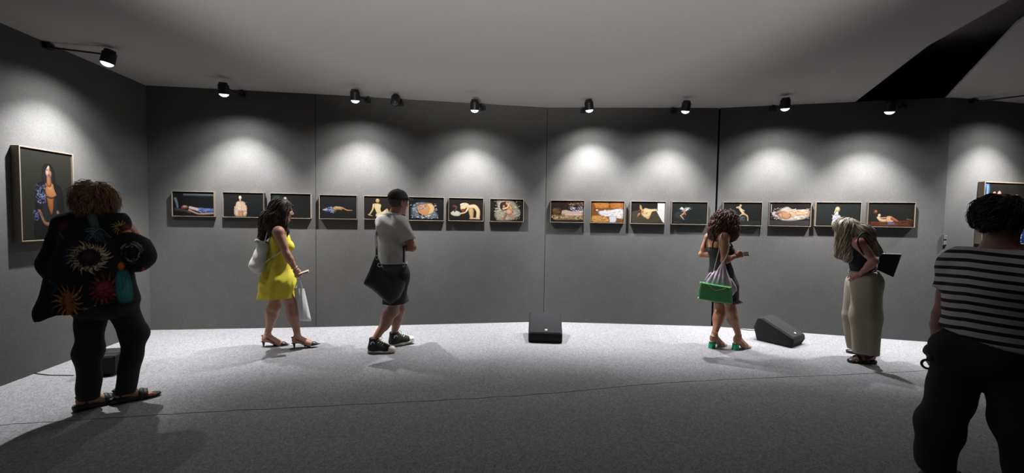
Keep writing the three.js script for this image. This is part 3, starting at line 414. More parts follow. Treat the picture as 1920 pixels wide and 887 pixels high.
function skinOf(F, cell, colour, uvf) {                          // surface nets with one step onto the surface
  const lo = F.lo.clone().addScalar(-2.5 * cell), hi = F.hi.clone().addScalar(2.5 * cell), f = F.f;
  const nx = Math.ceil((hi.x - lo.x) / cell) + 1, ny = Math.ceil((hi.y - lo.y) / cell) + 1, nz = Math.ceil((hi.z - lo.z) / cell) + 1;
  const val = new Float32Array(nx * ny * nz), sy = nx, sz = nx * ny, B = 4;
  for (let k = 0; k < nz; k += B) for (let j = 0; j < ny; j += B) for (let i = 0; i < nx; i += B) {
    const c = f(lo.x + (i + 1.5) * cell, lo.y + (j + 1.5) * cell, lo.z + (k + 1.5) * cell), far = Math.abs(c) > 9 * cell;
    for (let c2 = k; c2 < Math.min(k + B, nz); c2++) for (let b = j; b < Math.min(j + B, ny); b++) for (let a = i; a < Math.min(i + B, nx); a++)
      val[a + b * sy + c2 * sz] = far ? c : f(lo.x + a * cell, lo.y + b * cell, lo.z + c2 * cell);
  }
  const id = new Int32Array(nx * ny * nz).fill(-1), pos = [], nor = [], idx = [], e = cell * .25;
  const grad = (x, y, z) => { const g = V(f(x + e, y, z) - f(x - e, y, z), f(x, y + e, z) - f(x, y - e, z), f(x, y, z + e) - f(x, y, z - e)); return g.multiplyScalar(1 / (2 * e)); };
  const off = [0, 1, sy, sy + 1, sz, sz + 1, sz + sy, sz + sy + 1], ed = [[0, 1], [2, 3], [4, 5], [6, 7], [0, 2], [1, 3], [4, 6], [5, 7], [0, 4], [1, 5], [2, 6], [3, 7]];
  for (let k = 0; k < nz - 1; k++) for (let j = 0; j < ny - 1; j++) for (let i = 0; i < nx - 1; i++) {
    const b = i + j * sy + k * sz; let m = 0; for (let q = 0; q < 8; q++) if (val[b + off[q]] < 0) m |= 1 << q;
    if (m === 0 || m === 255) continue;
    let x = 0, y = 0, z = 0, n = 0;
    for (const [p, q] of ed) { if (((m >> p) & 1) === ((m >> q) & 1)) continue; const u = val[b + off[p]], v = val[b + off[q]], t = u / (u - v);
      x += (p & 1) + ((q & 1) - (p & 1)) * t; y += ((p >> 1) & 1) + (((q >> 1) & 1) - ((p >> 1) & 1)) * t; z += (p >> 2) + ((q >> 2) - (p >> 2)) * t; n++; }
    x = lo.x + (i + x / n) * cell; y = lo.y + (j + y / n) * cell; z = lo.z + (k + z / n) * cell;
    const g = grad(x, y, z), g2 = g.lengthSq() || 1, s = Math.max(-cell * .6, Math.min(cell * .6, f(x, y, z) / Math.sqrt(g2))) / Math.sqrt(g2);
    x -= g.x * s; y -= g.y * s; z -= g.z * s; g.normalize();
    id[b] = pos.length / 3; pos.push(x, y, z); nor.push(g.x, g.y, g.z);
  }
  const quad = (a, b, c, d, flip) => { if (a < 0 || b < 0 || c < 0 || d < 0) return; flip ? idx.push(a, c, b, a, d, c) : idx.push(a, b, c, a, c, d); };
  for (let k = 1; k < nz - 1; k++) for (let j = 1; j < ny - 1; j++) for (let i = 1; i < nx - 1; i++) {
    const b = i + j * sy + k * sz, s0 = val[b] < 0;
    if (s0 !== val[b + 1] < 0) quad(id[b - sy - sz], id[b - sz], id[b], id[b - sy], !s0);
    if (s0 !== val[b + sy] < 0) quad(id[b - 1 - sz], id[b - 1], id[b], id[b - sz], !s0);
    if (s0 !== val[b + sz] < 0) quad(id[b - 1 - sy], id[b - sy], id[b], id[b - 1], !s0);
  }
  const g = new THREE.BufferGeometry();
  g.setAttribute('position', new THREE.Float32BufferAttribute(pos, 3)); g.setAttribute('normal', new THREE.Float32BufferAttribute(nor, 3));
  const n = pos.length / 3, uv = new Float32Array(n * 2), col = new Float32Array(n * 3).fill(1);
  for (let i = 0; i < n; i++) {
    const p = [pos[3 * i], pos[3 * i + 1], pos[3 * i + 2]], u = uvf ? uvf(...p, nor[3 * i], nor[3 * i + 1], nor[3 * i + 2]) : [p[0] + p[2] * .7, p[1]]; uv[2 * i] = u[0]; uv[2 * i + 1] = u[1];
    if (colour) { const c = colour(...p); if (c) { col[3 * i] = c[0]; col[3 * i + 1] = c[1]; col[3 * i + 2] = c[2]; } }
  }
  g.setAttribute('uv', new THREE.Float32BufferAttribute(uv, 2)); g.setAttribute('color', new THREE.Float32BufferAttribute(col, 3)); g.setIndex(idx); return g;
}
const join = gs => mergeGeometries(gs);

// head in its own frame: x forward, y up, z to the person's right; the origin lies between the ears
function headField() {
  const core = U([ell(V(-.012, .036, 0), .098, .088, .077), ell(V(.034, -.028, 0), .058, .083, .059, .04), cap(V(.0, -.055, .045), V(.062, -.098, .012), .018, .017, .03), cap(V(.0, -.055, -.045), V(.062, -.098, -.012), .018, .017, .03),
    ell(V(.066, -.102, 0), .02, .017, .021, .02), ell(V(.078, .034, .026), .016, .009, .024, .014), ell(V(.078, .034, -.026), .016, .009, .024, .014), ell(V(.066, -.018, .04), .018, .018, .018, .02), ell(V(.066, -.018, -.04), .018, .018, .018, .02),
    cap(V(.088, .02, 0), V(.109, -.02, 0), .0075, .0105, .012), ell(V(.103, -.026, 0), .013, .008, .009, .008), ell(V(.096, -.028, .011), .009, .007, .006, .006), ell(V(.096, -.028, -.011), .009, .007, .006, .006),
    ell(V(.086, -.054, 0), .011, .0065, .02, .008), ell(V(.084, -.066, 0), .011, .0075, .018, .007),
    ell(V(-.006, -.004, .079), .018, .031, .009, .006), ell(V(-.006, -.004, -.079), .018, .031, .009, .006)]);
  const s1 = ell(V(.096, .013, .031), .016, .012, .019), s2 = ell(V(.096, .013, -.031), .016, .012, .019), e1 = ell(V(.002, -.002, .09), .01, .02, .006), e2 = ell(V(.002, -.002, -.09), .01, .02, .006);
  const sub = (d, e, k) => { const m = -e, h = k - Math.abs(d - m); let r = d > m ? d : m; if (h > 0) r += h * h / (4 * k); return r; };
  return field(core, (x, y, z) => sub(sub(sub(sub(core.f(x, y, z), s1.f(x, y, z), .01), s2.f(x, y, z), .01), e1.f(x, y, z), .004), e2.f(x, y, z), .004));
}
const HEAD = skinOf(headField(), .0042, (x, y, z) => {
  if (x > .076 && y < -.046 && y > -.073 && Math.abs(z) < .021) return [.72, .42, .42];
  if (x > .07 && y > .031 && y < .039 && Math.abs(z) > .012 && Math.abs(z) < .046) return [.3, .22, .18];
  return null;
});
function frameOf(at, fwd, upv, scale = 1) {
  const x = fwd.clone().normalize(), z = x.clone().cross(upv).normalize(), y = z.clone().cross(x);
  return new THREE.Matrix4().makeBasis(x, y, z).multiply(new THREE.Matrix4().makeScale(scale, scale, scale)).setPosition(at);
}
const EYE_GEO = (() => { const g = new THREE.SphereGeometry(.0125, 16, 12).rotateZ(-Math.PI / 2), p = g.attributes.position, c = []; for (let i = 0; i < p.count; i++) { const t = p.getX(i) / .0125; c.push(...(t > .93 ? [.02, .015, .012] : t > .8 ? [.09, .05, .03] : [.75, .72, .7])); } g.setAttribute('color', new THREE.Float32BufferAttribute(c, 3)); return g; })();
M.eye = std(lin(1, 1, 1), .15, { vertexColors: true });

// a hand in its own frame: x along the fingers, y out of the back of the hand, z to the thumb (mirrored for the other hand)
const hands = new Map();
function handGeo(curl, thumbIn, side) {
  const key = [curl, thumbIn, side].join(); if (hands.has(key)) return hands.get(key).clone();
  const P = [cap(V(-.03, 0, 0), V(.012, 0, 0), .025, .024, .02, V(0, 1, 0), 1.35), cap(V(.012, 0, .016), V(.082, .002, .028), .017, .0145, .02, V(0, 1, 0), 1.2), cap(V(.012, 0, -.014), V(.078, 0, -.026), .018, .0135, .02, V(0, 1, 0), 1.2), cap(V(.02, 0, 0), V(.084, .003, .004), .018, .0145, .02, V(0, 1, 0), 1.15), ell(V(.03, -.01, .024), .03, .013, .016, .015)];
  const fingers = [[.03, .07, .0088], [.0105, .078, .0092], [-.0095, .072, .0086], [-.0285, .056, .0076]];
  fingers.forEach(([z, len, r], i) => {
    let p = V(.084 - Math.abs(z - .005) * .25, .002, z), a = -curl * (.62 + .1 * i); const seg = [.45, .31, .24], fan = z * 1.3; const pts = [p], rad = [r * 1.05];
    seg.forEach((s, j) => { p = p.clone().add(V(Math.cos(a) * Math.cos(fan), Math.sin(a), Math.cos(a) * Math.sin(fan)).multiplyScalar(len * s)); pts.push(p); rad.push(r * (.98 - .1 * j)); a -= curl * [1.05, .7, 0][j]; });
    const c = chain(pts, rad, .004); c[0].k = .012; P.push(...c);
  });
  const t0 = V(.022, -.006, .026), t1 = V(.05, -.014 - .012 * thumbIn, .05 - .012 * thumbIn), t2 = V(.074, -.02 - .026 * thumbIn, .056 - .03 * thumbIn), t3 = V(.094, -.022 - .034 * thumbIn, .055 - .042 * thumbIn);
  P.push(...chain([t0, t1, t2, t3], [.014, .0115, .0105, .0088], .008));
  const g = skinOf(U(P), .0036, null);
  if (side > 0) { g.scale(1, 1, -1); const ix = g.index; for (let i = 0; i < ix.count; i += 3) { const t = ix.getX(i); ix.setX(i, ix.getX(i + 1)); ix.setX(i + 1, t); } }
  hands.set(key, g); return g.clone();
}
// feet and shoes share a frame: x to the toes, y up, z sideways, origin on the ground under the heel
function footGeo(hh, barefoot) {
  const P = [cap(V(.045, .1 + hh, 0), V(.03, .045 + hh, 0), .033, .032, .03), ell(V(.018, .035 + hh, 0), .032, .034, .029, .03), cap(V(.05, .055 + hh, 0), V(.155, .032 + hh * .12, 0), .034, .027, .03, V(0, 1, 0), 1.1), cap(V(.03, .03 + hh, 0), V(.165, .024 + hh * .1, .006), .026, .026, .03, V(0, 0, 1), .85),
    ell(V(.045, .098 + hh, .03), .013, .014, .011, .012), ell(V(.045, .098 + hh, -.03), .013, .014, .011, .012)];
  if (barefoot) [[.028, .05, .0125], [.01, .047, .0095], [-.005, .041, .009], [-.019, .034, .0085], [-.031, .026, .008]].forEach(([z, l, r]) => P.push(...chain([V(.175, .026, z), V(.178 + l * .55, .024, z * 1.05), V(.18 + l, .016, z * 1.05)], [r, r, r * .92], .008)));
  else P.push(cap(V(.165, .022, 0), V(.215, .016, 0), .026, .012, .02, V(0, 1, 0), 1.4));
  return skinOf(U(P), .006, barefoot ? (x, y, z) => (x > .212 && y > .012 && z > .016 ? [.75, .2, .2] : null) : null);
}

// hair: a meshed mass with separate locks running over it
function hairGeo(F, cell, o) {
  const base = skinOf(F, cell, () => { const v = rr(.5, .8); return [v, v, v]; });
  const p = base.attributes.position, nrm = base.attributes.normal, gs = [base], f = F.f, e = .004;
  const grad = q => V(f(q.x + e, q.y, q.z) - f(q.x - e, q.y, q.z), f(q.x, q.y + e, q.z) - f(q.x, q.y - e, q.z), f(q.x, q.y, q.z + e) - f(q.x, q.y, q.z - e)).normalize();
  const pos = [], nor = [], col = [], uv = [], idx = [], sides = 5;
  for (let s = 0; s < o.locks; s++) {
    let i = Math.floor(rnd() * p.count), q = V(p.getX(i), p.getY(i), p.getZ(i)); if (o.from && !o.from(q)) continue;
    const n = Math.max(4, Math.round(rr(o.len[0], o.len[1]) / o.step)), ph = rr(0, 6.28), lift = rr(o.lift[0], o.lift[1]), r0 = rr(o.r[0], o.r[1]), tone = rr(o.tone[0], o.tone[1]), hue = o.hue ? o.hue(rnd()) : [1, 1, 1], pts = [];
    for (let k = 0; k <= n; k++) {
      const g = grad(q), flow = o.flow(q); flow.addScaledVector(g, -flow.dot(g)).normalize();
      const sd = g.clone().cross(flow), t = k / n, a = ph + k * o.twist;
      pts.push(q.clone().addScaledVector(g, lift * (.4 + t * o.flare) + o.curl * Math.sin(a)).addScaledVector(sd, o.curl * Math.cos(a)));
      q = q.clone().addScaledVector(flow, o.step).addScaledVector(sd, rr(-.25, .25) * o.step); q.addScaledVector(grad(q), -f(q.x, q.y, q.z));
    }
    const start = pos.length / 3;
    pts.forEach((c, k) => {
      const d = (pts[Math.min(k + 1, n)]).clone().sub(pts[Math.max(k - 1, 0)]).normalize(), u = Math.abs(d.y) < .9 ? d.clone().cross(up).normalize() : d.clone().cross(V(1, 0, 0)).normalize(), w = u.clone().cross(d), r = r0 * (k === 0 ? .5 : 1 - .85 * Math.pow(k / n, 2));
      for (let b = 0; b < sides; b++) { const a = b / sides * 6.2832, m = u.clone().multiplyScalar(Math.cos(a)).addScaledVector(w, Math.sin(a)); pos.push(c.x + m.x * r, c.y + m.y * r, c.z + m.z * r); nor.push(m.x, m.y, m.z); uv.push(b / sides, k / n); const tip = tone * (1 + (o.tip || 0) * k / n); col.push(tip * hue[0], tip * hue[1], tip * hue[2]); }
      if (k) for (let b = 0; b < sides; b++) { const A = start + (k - 1) * sides + b, C = start + (k - 1) * sides + (b + 1) % sides; idx.push(A, A + sides, C, C, A + sides, C + sides); }
    });
  }
  const g = new THREE.BufferGeometry(); g.setAttribute('position', new THREE.Float32BufferAttribute(pos, 3)); g.setAttribute('normal', new THREE.Float32BufferAttribute(nor, 3)); g.setAttribute('uv', new THREE.Float32BufferAttribute(uv, 2)); g.setAttribute('color', new THREE.Float32BufferAttribute(col, 3)); g.setIndex(idx); gs.push(g);
  return join(gs);
}
const skinMat = (r, g, b) => std(lin(r, g, b), .55, { vertexColors: true });
const hairMat = (r, g, b, rough = .55) => std(lin(r, g, b), rough, { vertexColors: true });
const clothMat = (r, g, b, o = {}) => std(lin(r, g, b), .9, { bumpMap: clothBump, bumpScale: .0006, ...o });

// a person's own frame: x to the photograph's right, z towards the camera, origin on the carpet
function person(px, py, label) {
  const p = floorAt(px, py), turn = Math.atan2(-p.x, -p.z), root = thing('person', label, 'person', V(p.x, 0, p.z), turn), D = Math.hypot(p.x, p.z), inv = new THREE.Quaternion().setFromAxisAngle(up, -turn);
  const L = (x, y, z = 0) => { const d = ray(x, y).applyQuaternion(inv), t = (z - D) / d.z; return V(d.x * t, EYE + d.y * t, z); };
  const G = (x, y) => { const w = floorAt(x, y); return V(w.x - p.x, 0, w.z - p.z).applyQuaternion(inv); };
  const at = l => l.clone().applyQuaternion(inv.clone().invert()).add(V(p.x, 0, p.z));      // a point of this frame in the world
  return { root, L, G, at, turn, p };
}
function footFrame(h, t, pitch = 0, lift = 0) { const d = t.clone().sub(h); const m = new THREE.Matrix4().makeRotationY(Math.atan2(-d.z, d.x)).multiply(new THREE.Matrix4().makeRotationZ(pitch)); m.setPosition(h.x, lift, h.z); return m; }
const through = (m, x, y, z) => V(x, y, z).applyMatrix4(m);
// trunk and limbs from joints; g is girth, fem adds a bust
function trunk(j, g, o = {}) {
  const F = j.fwd, R = F.clone().cross(j.up || up).normalize(), mid = (a, b, t = .5) => lerp(a, b, t), sw = o.sw ?? .75;
  const sR = mid(j.neck, j.shR, sw), sL = mid(j.neck, j.shL, sw);
  const P = [cap(j.pelvis, j.waist, .13 * g, .112 * g, .05, F, 1.22), cap(j.waist, j.chest, .112 * g, .138 * g, .06, F, 1.3), cap(sR, sL, .058 * g, .058 * g, .06), cap(j.chest, j.neck, .105 * g, .055, .05, F, 1.2), cap(mid(j.chest, j.shR, .4), mid(j.chest, j.shL, .4), .085 * g, .085 * g, .05, F, 1.1), cap(j.hipR, j.hipL, .105 * g, .105 * g, .05)];
  for (const s of [j.hipR, j.hipL]) P.push(ell(s.clone().addScaledVector(F, -.055 * g).add(V(0, -.01, 0)), .088 * g, .095 * g, .088 * g, .05));
  if (o.bust) for (const s of [-1, 1]) P.push(ell(j.chest.clone().addScaledVector(F, .085 * g).addScaledVector(R, .07 * s).add(V(0, o.bustY ?? .0, 0)), o.bust, o.bust, o.bust, .04));
  return P;
}
function arm(sh, el, wr, t = 1) { const d = el.clone().sub(sh).normalize(); return [ell(sh, .053 * t, .053 * t, .053 * t, .05), cap(sh, el, .047 * t, .037 * t, .03), cap(lerp(sh, el, .3), lerp(sh, el, .6), .045 * t, .04 * t, .03), cap(el, lerp(el, wr, .3), .037 * t, .04 * t, .02), cap(lerp(el, wr, .3), wr, .04 * t, .026 * t, .02)]; }
function leg(hip, kn, an, back, t = 1) { return [cap(hip, kn, .088 * t, .054 * t, .05), cap(kn, lerp(kn, an, .3), .051 * t, .05 * t, .03), cap(lerp(kn, an, .3), an, .05 * t, .033 * t, .03), ell(lerp(kn, an, .28).addScaledVector(back, .022 * t), .043 * t, .1 * t, .043 * t, .05), ell(kn, .052 * t, .056 * t, .052 * t, .03)]; }
function placedHand(wr, dir, backN, side, curl, thumbIn, scale = 1) {   // side +1 right, -1 left
  const x = dir.clone().normalize(), y = backN.clone().addScaledVector(x, -backN.dot(x)).normalize(), z = x.clone().cross(y);
  return handGeo(curl, thumbIn, side).applyMatrix4(new THREE.Matrix4().makeBasis(x, y, z).multiply(new THREE.Matrix4().makeScale(scale, scale, scale)).setPosition(wr.clone().addScaledVector(x, .012)));
}
function addHead(P, geos, at, fwd, upv, scale, root) {
  const m = frameOf(at, fwd, upv, scale); geos.push(HEAD.clone().applyMatrix4(m));
  for (const s of [-1, 1]) { const e = mesh('eye', EYE_GEO.clone().applyMatrix4(new THREE.Matrix4().makeTranslation(.0735, .013, .031 * s)).applyMatrix4(m), M.eye, root); }
  return m;
}
// ---------------------------------------------------------------- woman in the yellow dress
{
  const { root, L, G, at, turn } = person(540, 651, 'dark-haired woman in a short yellow dress walking with a white tote bag');
  const F = V(1, 0, -.02).normalize();
  const fR = footFrame(G(552, 653), G(592, 651), .1), fL = footFrame(G(494, 650), G(533, 648), 0), hh = .055;
  const j = { fwd: F, pelvis: L(523, 524), waist: L(521, 490), chest: L(525, 458), neck: L(522, 427), head: L(531, 396), shR: L(522, 436, .165), shL: L(524, 436, -.165), hipR: L(524, 532, .075), hipL: L(521, 532, -.075) };
  const el = L(538, 477, .2), wr = L(553, 504, .17), elL = L(536, 478, -.2), wrL = L(549, 505, -.15);
  const knR = L(548, 574, .07), knL = L(515, 576, -.06), anR = through(fR, .045, .1 + hh, 0), anL = through(fL, .045, .1 + hh, 0);
  const tr = trunk(j, .92, { bust: .048, bustY: -.025 });
  const body = U([tr, cap(j.neck.clone().add(V(0, -.02, 0)), j.head.clone().add(V(-.005, -.05, 0)), .056, .05, .03), arm(j.shR, el, wr, .93), arm(j.shL, elL, wrL, .93), leg(j.hipR, knR, anR, V(-1, 0, 0)), leg(j.hipL, knL, anL, V(-1, 0, 0))]);
  const gs = [skinOf(body, .011)];
  addHead(null, gs, j.head.clone().add(V(-.006, .0, 0)), V(1, -.1, .06), V(.1, 1, 0), .94, root);
  const hDir = L(559, 515, .15).sub(wr);
  gs.push(placedHand(wr, hDir, V(.2, .25, 1), 1, .95, .7, .92), placedHand(wrL, L(557, 515, -.13).sub(wrL), V(.3, .2, -1), -1, .6, .5, .92));
  gs.push(footGeo(hh).applyMatrix4(fR), footGeo(hh).applyMatrix4(fL));
  mesh('body', join(gs), skinMat(.42, .225, .15), root);
  // dress
  const hemY = L(520, 557).y, hemC = L(519, 556);
  const ang = (x, y, z) => Math.atan2(z, x - hemC.x);
  const skirt = [cap(L(521, 500), L(521, 530), .118, .15, .06, V(0, 0, 1), 1), cap(L(521, 525), L(519, 562), .15, .188, .06, V(0, 0, 1), 1.06)];
  const dress = cutBy(grow(U([tr, ...skirt, cap(L(523, 433, .1), L(523, 433, -.1), .052, .052, .04)]), .012, (x, y, z) => {
    const t = Math.max(0, (j.waist.y - y) / .45); return .011 * t * Math.sin(7 * ang(x, y, z) + 3 * y) + .0055 * Math.sin(46 * y + 30 * z + 22 * x) * Math.sin(16 * x + 5 * z + 2); }),
    above(hemY), (x, y, z) => y - (j.neck.y - .012 - .45 * Math.max(0, x - j.neck.x - .02)), (x, y, z) => Math.abs(z) - (y > j.chest.y ? .145 + (j.chest.y + .03 - y) * .25 : 1));
  mesh('dress', skinOf(dress, .0085), clothMat(.62, .55, .045), root);
  // hair
  const hd = j.head, hairF = U([ell(hd.clone().add(V(-.02, .045, 0)), .108, .092, .09), cap(L(524, 392, 0), L(505, 415, 0), .085, .085, .06), cap(L(505, 412, 0), L(490, 444, .02), .075, .028, .06, V(0, 0, 1), .75), cap(L(508, 412, 0), L(496, 444, -.05), .08, .03, .05), cap(L(530, 400, .06), L(537, 437, .09), .04, .022, .05), cap(L(515, 405, .065), L(512, 436, .1), .05, .04, .05)]);
  const face = ell(hd.clone().add(V(.085, -.035, 0)), .07, .1, .075);
  const hf = field(hairF, (x, y, z) => Math.max(hairF.f(x, y, z), -face.f(x, y, z)));
  mesh('hair', hairGeo(hf, .009, { locks: 420, len: [.16, .34], step: .022, lift: [.001, .007], r: [.004, .0075], tone: [.5, 1.7], curl: .005, twist: 1.1, flare: .9, tip: .5, flow: q => V(-.42, -1, 0), hue: t => t > .75 ? [1.7, 1.15, .8] : [1, 1, 1] }), hairMat(.024, .015, .012, .62), root);
  mesh('bracelet', new THREE.TorusGeometry(.031, .0035, 8, 28).applyQuaternion(new THREE.Quaternion().setFromUnitVectors(V(0, 0, 1), hDir.clone().normalize())).translate(...lerp(el, wr, .9).toArray()), std(lin(.7, .68, .6), .3, { metalness: .8 }), root);
  const dk = std(lin(.02, .014, .016), .35);
  for (const m of [fR, fL]) {
    const vamp = cutBy(U([cap(V(.125, .03, 0), V(.2, .018, 0), .034, .026, .02, V(0, 1, 0), 1.15), cap(V(.2, .017, 0), V(.262, .012, 0), .026, .006, .03, V(0, 1, 0), 1.4)]), half(V(.125, .045, 0), V(-1, .9, 0).normalize()), above(.004));
    const s = mesh('shoe', skinOf(vamp, .0055).applyMatrix4(m), dk, root);
    const sole = U([cap(V(.0, hh + .004, 0), V(.05, hh + .002, 0), .026, .024, .02, V(0, 1, 0), 5), cap(V(.05, hh + .002, 0), V(.14, .008, 0), .022, .03, .02, V(.5, .86, 0), 5), cap(V(.14, .007, 0), V(.25, .007, 0), .03, .008, .02, V(0, 1, 0), 5)]);
    mesh('sole', skinOf(sole, .005).applyMatrix4(m), dk, s);
    mesh('heel', join([new THREE.CylinderGeometry(.016, .005, hh, 12).translate(.002, hh / 2, 0).rotateZ(0)]).applyMatrix4(m), dk, s);
    mesh('heel_strap', tube([V(.12, .045, .037), V(.05, .066 + hh * .6, .043), V(-.019, .07 + hh, .0), V(.05, .066 + hh * .6, -.043), V(.12, .045, -.037)], .0045, 6, 24).applyMatrix4(m), dk, s);
  }
  // backpack on her back
  const bp = thing('backpack', 'white drawstring backpack on the back of the woman in yellow', 'bag', root.position, turn);
  const c0 = L(493, 452, .02), c1 = L(482, 500, .02);
  const bag = U([cap(L(494, 462), L(484, 494), .052, .078, .04, V(0, 0, 1), .68), cap(L(482, 498, .07), L(484, 500, -.07), .05, .05, .05)]);
  const bagF = grow(bag, .004, (x, y, z) => .008 * Math.sin(38 * z + 14 * y) * Math.sin(11 * y + 5) + .005 * Math.sin(60 * y + 30 * z) * Math.sin(20 * x + 14 * z));
  mesh('sack', skinOf(bagF, .0085), clothMat(.62, .62, .6), bp);
  mesh('top_flap', skinOf(U([cap(L(481, 452, .09), L(483, 452, -.09), .02, .02, .02), cap(L(484, 453, .08), L(496, 456, .06), .016, .018, .02), cap(L(484, 453, -.08), L(496, 456, -.06), .016, .018, .02)]), .008), clothMat(.62, .62, .6), bp);
  for (const s of [1, -1]) mesh('shoulder_strap', tube([L(496, 455, .075 * s), L(505, 430, .1 * s), L(520, 424, .12 * s), L(531, 440, .13 * s), L(527, 470, .14 * s), L(505, 486, .12 * s), L(489, 500, .09 * s)], .006, 6, 40), clothMat(.6, .6, .56), bp);
  // tote bag in her hand
  const tb = thing('tote_bag', 'white paper-like tote bag hanging from the hand of the woman in yellow', 'bag', root.position, turn);
  const q = [L(551, 540, .1), L(570.5, 541, .1), L(584, 602, .09), L(558, 600, .09)], pos = [], idx = [], uvs = [], N = 14;
  for (const s of [1, -1]) for (let a = 0; a <= N; a++) for (let b = 0; b <= N; b++) { const u = a / N, v = b / N, p = lerp(lerp(q[0], q[1], u), lerp(q[3], q[2], u), v), puff = Math.pow(Math.sin(Math.PI * u), .6) * (.018 + .035 * Math.sin(Math.PI * Math.min(1, v * .62))) * (v > .96 ? .5 : 1) + .003 * Math.sin(19 * u + 7 * v * s) * Math.sin(Math.PI * u); p.z += s * puff; pos.push(p.x, p.y, p.z); uvs.push(u, v); }
  for (const s of [0, 1]) { const o = s * (N + 1) * (N + 1); for (let a = 0; a < N; a++) for (let b = 0; b < N; b++) { const A = o + a * (N + 1) + b, B = A + N + 1; s ? idx.push(A, B, A + 1, B, B + 1, A + 1) : idx.push(A, A + 1, B, B, A + 1, B + 1); } }
  const o2 = (N + 1) * (N + 1); for (let a = 0; a < N; a++) { const A = a * (N + 1) + N, B = A + N + 1; idx.push(A, A + o2, B, B, A + o2, B + o2); }
  const tg = new THREE.BufferGeometry(); tg.setAttribute('position', new THREE.Float32BufferAttribute(pos, 3)); tg.setAttribute('uv', new THREE.Float32BufferAttribute(uvs, 2)); tg.setIndex(idx); tg.computeVertexNormals();
  mesh('bag_body', tg, std(lin(.7, .7, .72), .6, { side: THREE.DoubleSide }), tb);
  for (const s of [1, -1]) mesh('handle', tube([L(554, 541, .1 + .02 * s), L(557, 528, .12 + .01 * s), L(560, 519, .15), L(563, 528, .12 + .01 * s), L(567, 542, .1 + .02 * s)], .0045, 6, 24), std(lin(.66, .66, .66), .7), tb);
  const lf = thing('leaflet', 'thin pale folded leaflet held in the hand of the woman in yellow', 'leaflet', root.position, turn);
  const A = L(560, 513.5, .17), B = L(579, 508, .17);
  const dd = B.clone().sub(A), lg = Math.atan2(dd.y, dd.x), mk = (dz, tilt) => box(dd.length(), .002, .06).rotateX(.12).rotateZ(lg + tilt).translate((A.x + B.x) / 2, (A.y + B.y) / 2 + dz, .165);
  mesh('sheet', mk(.004, .05), std(lin(.4, .32, .26), .8), lf); mesh('sheet', mk(-.005, -.08), std(lin(.3, .22, .17), .8), lf);
}
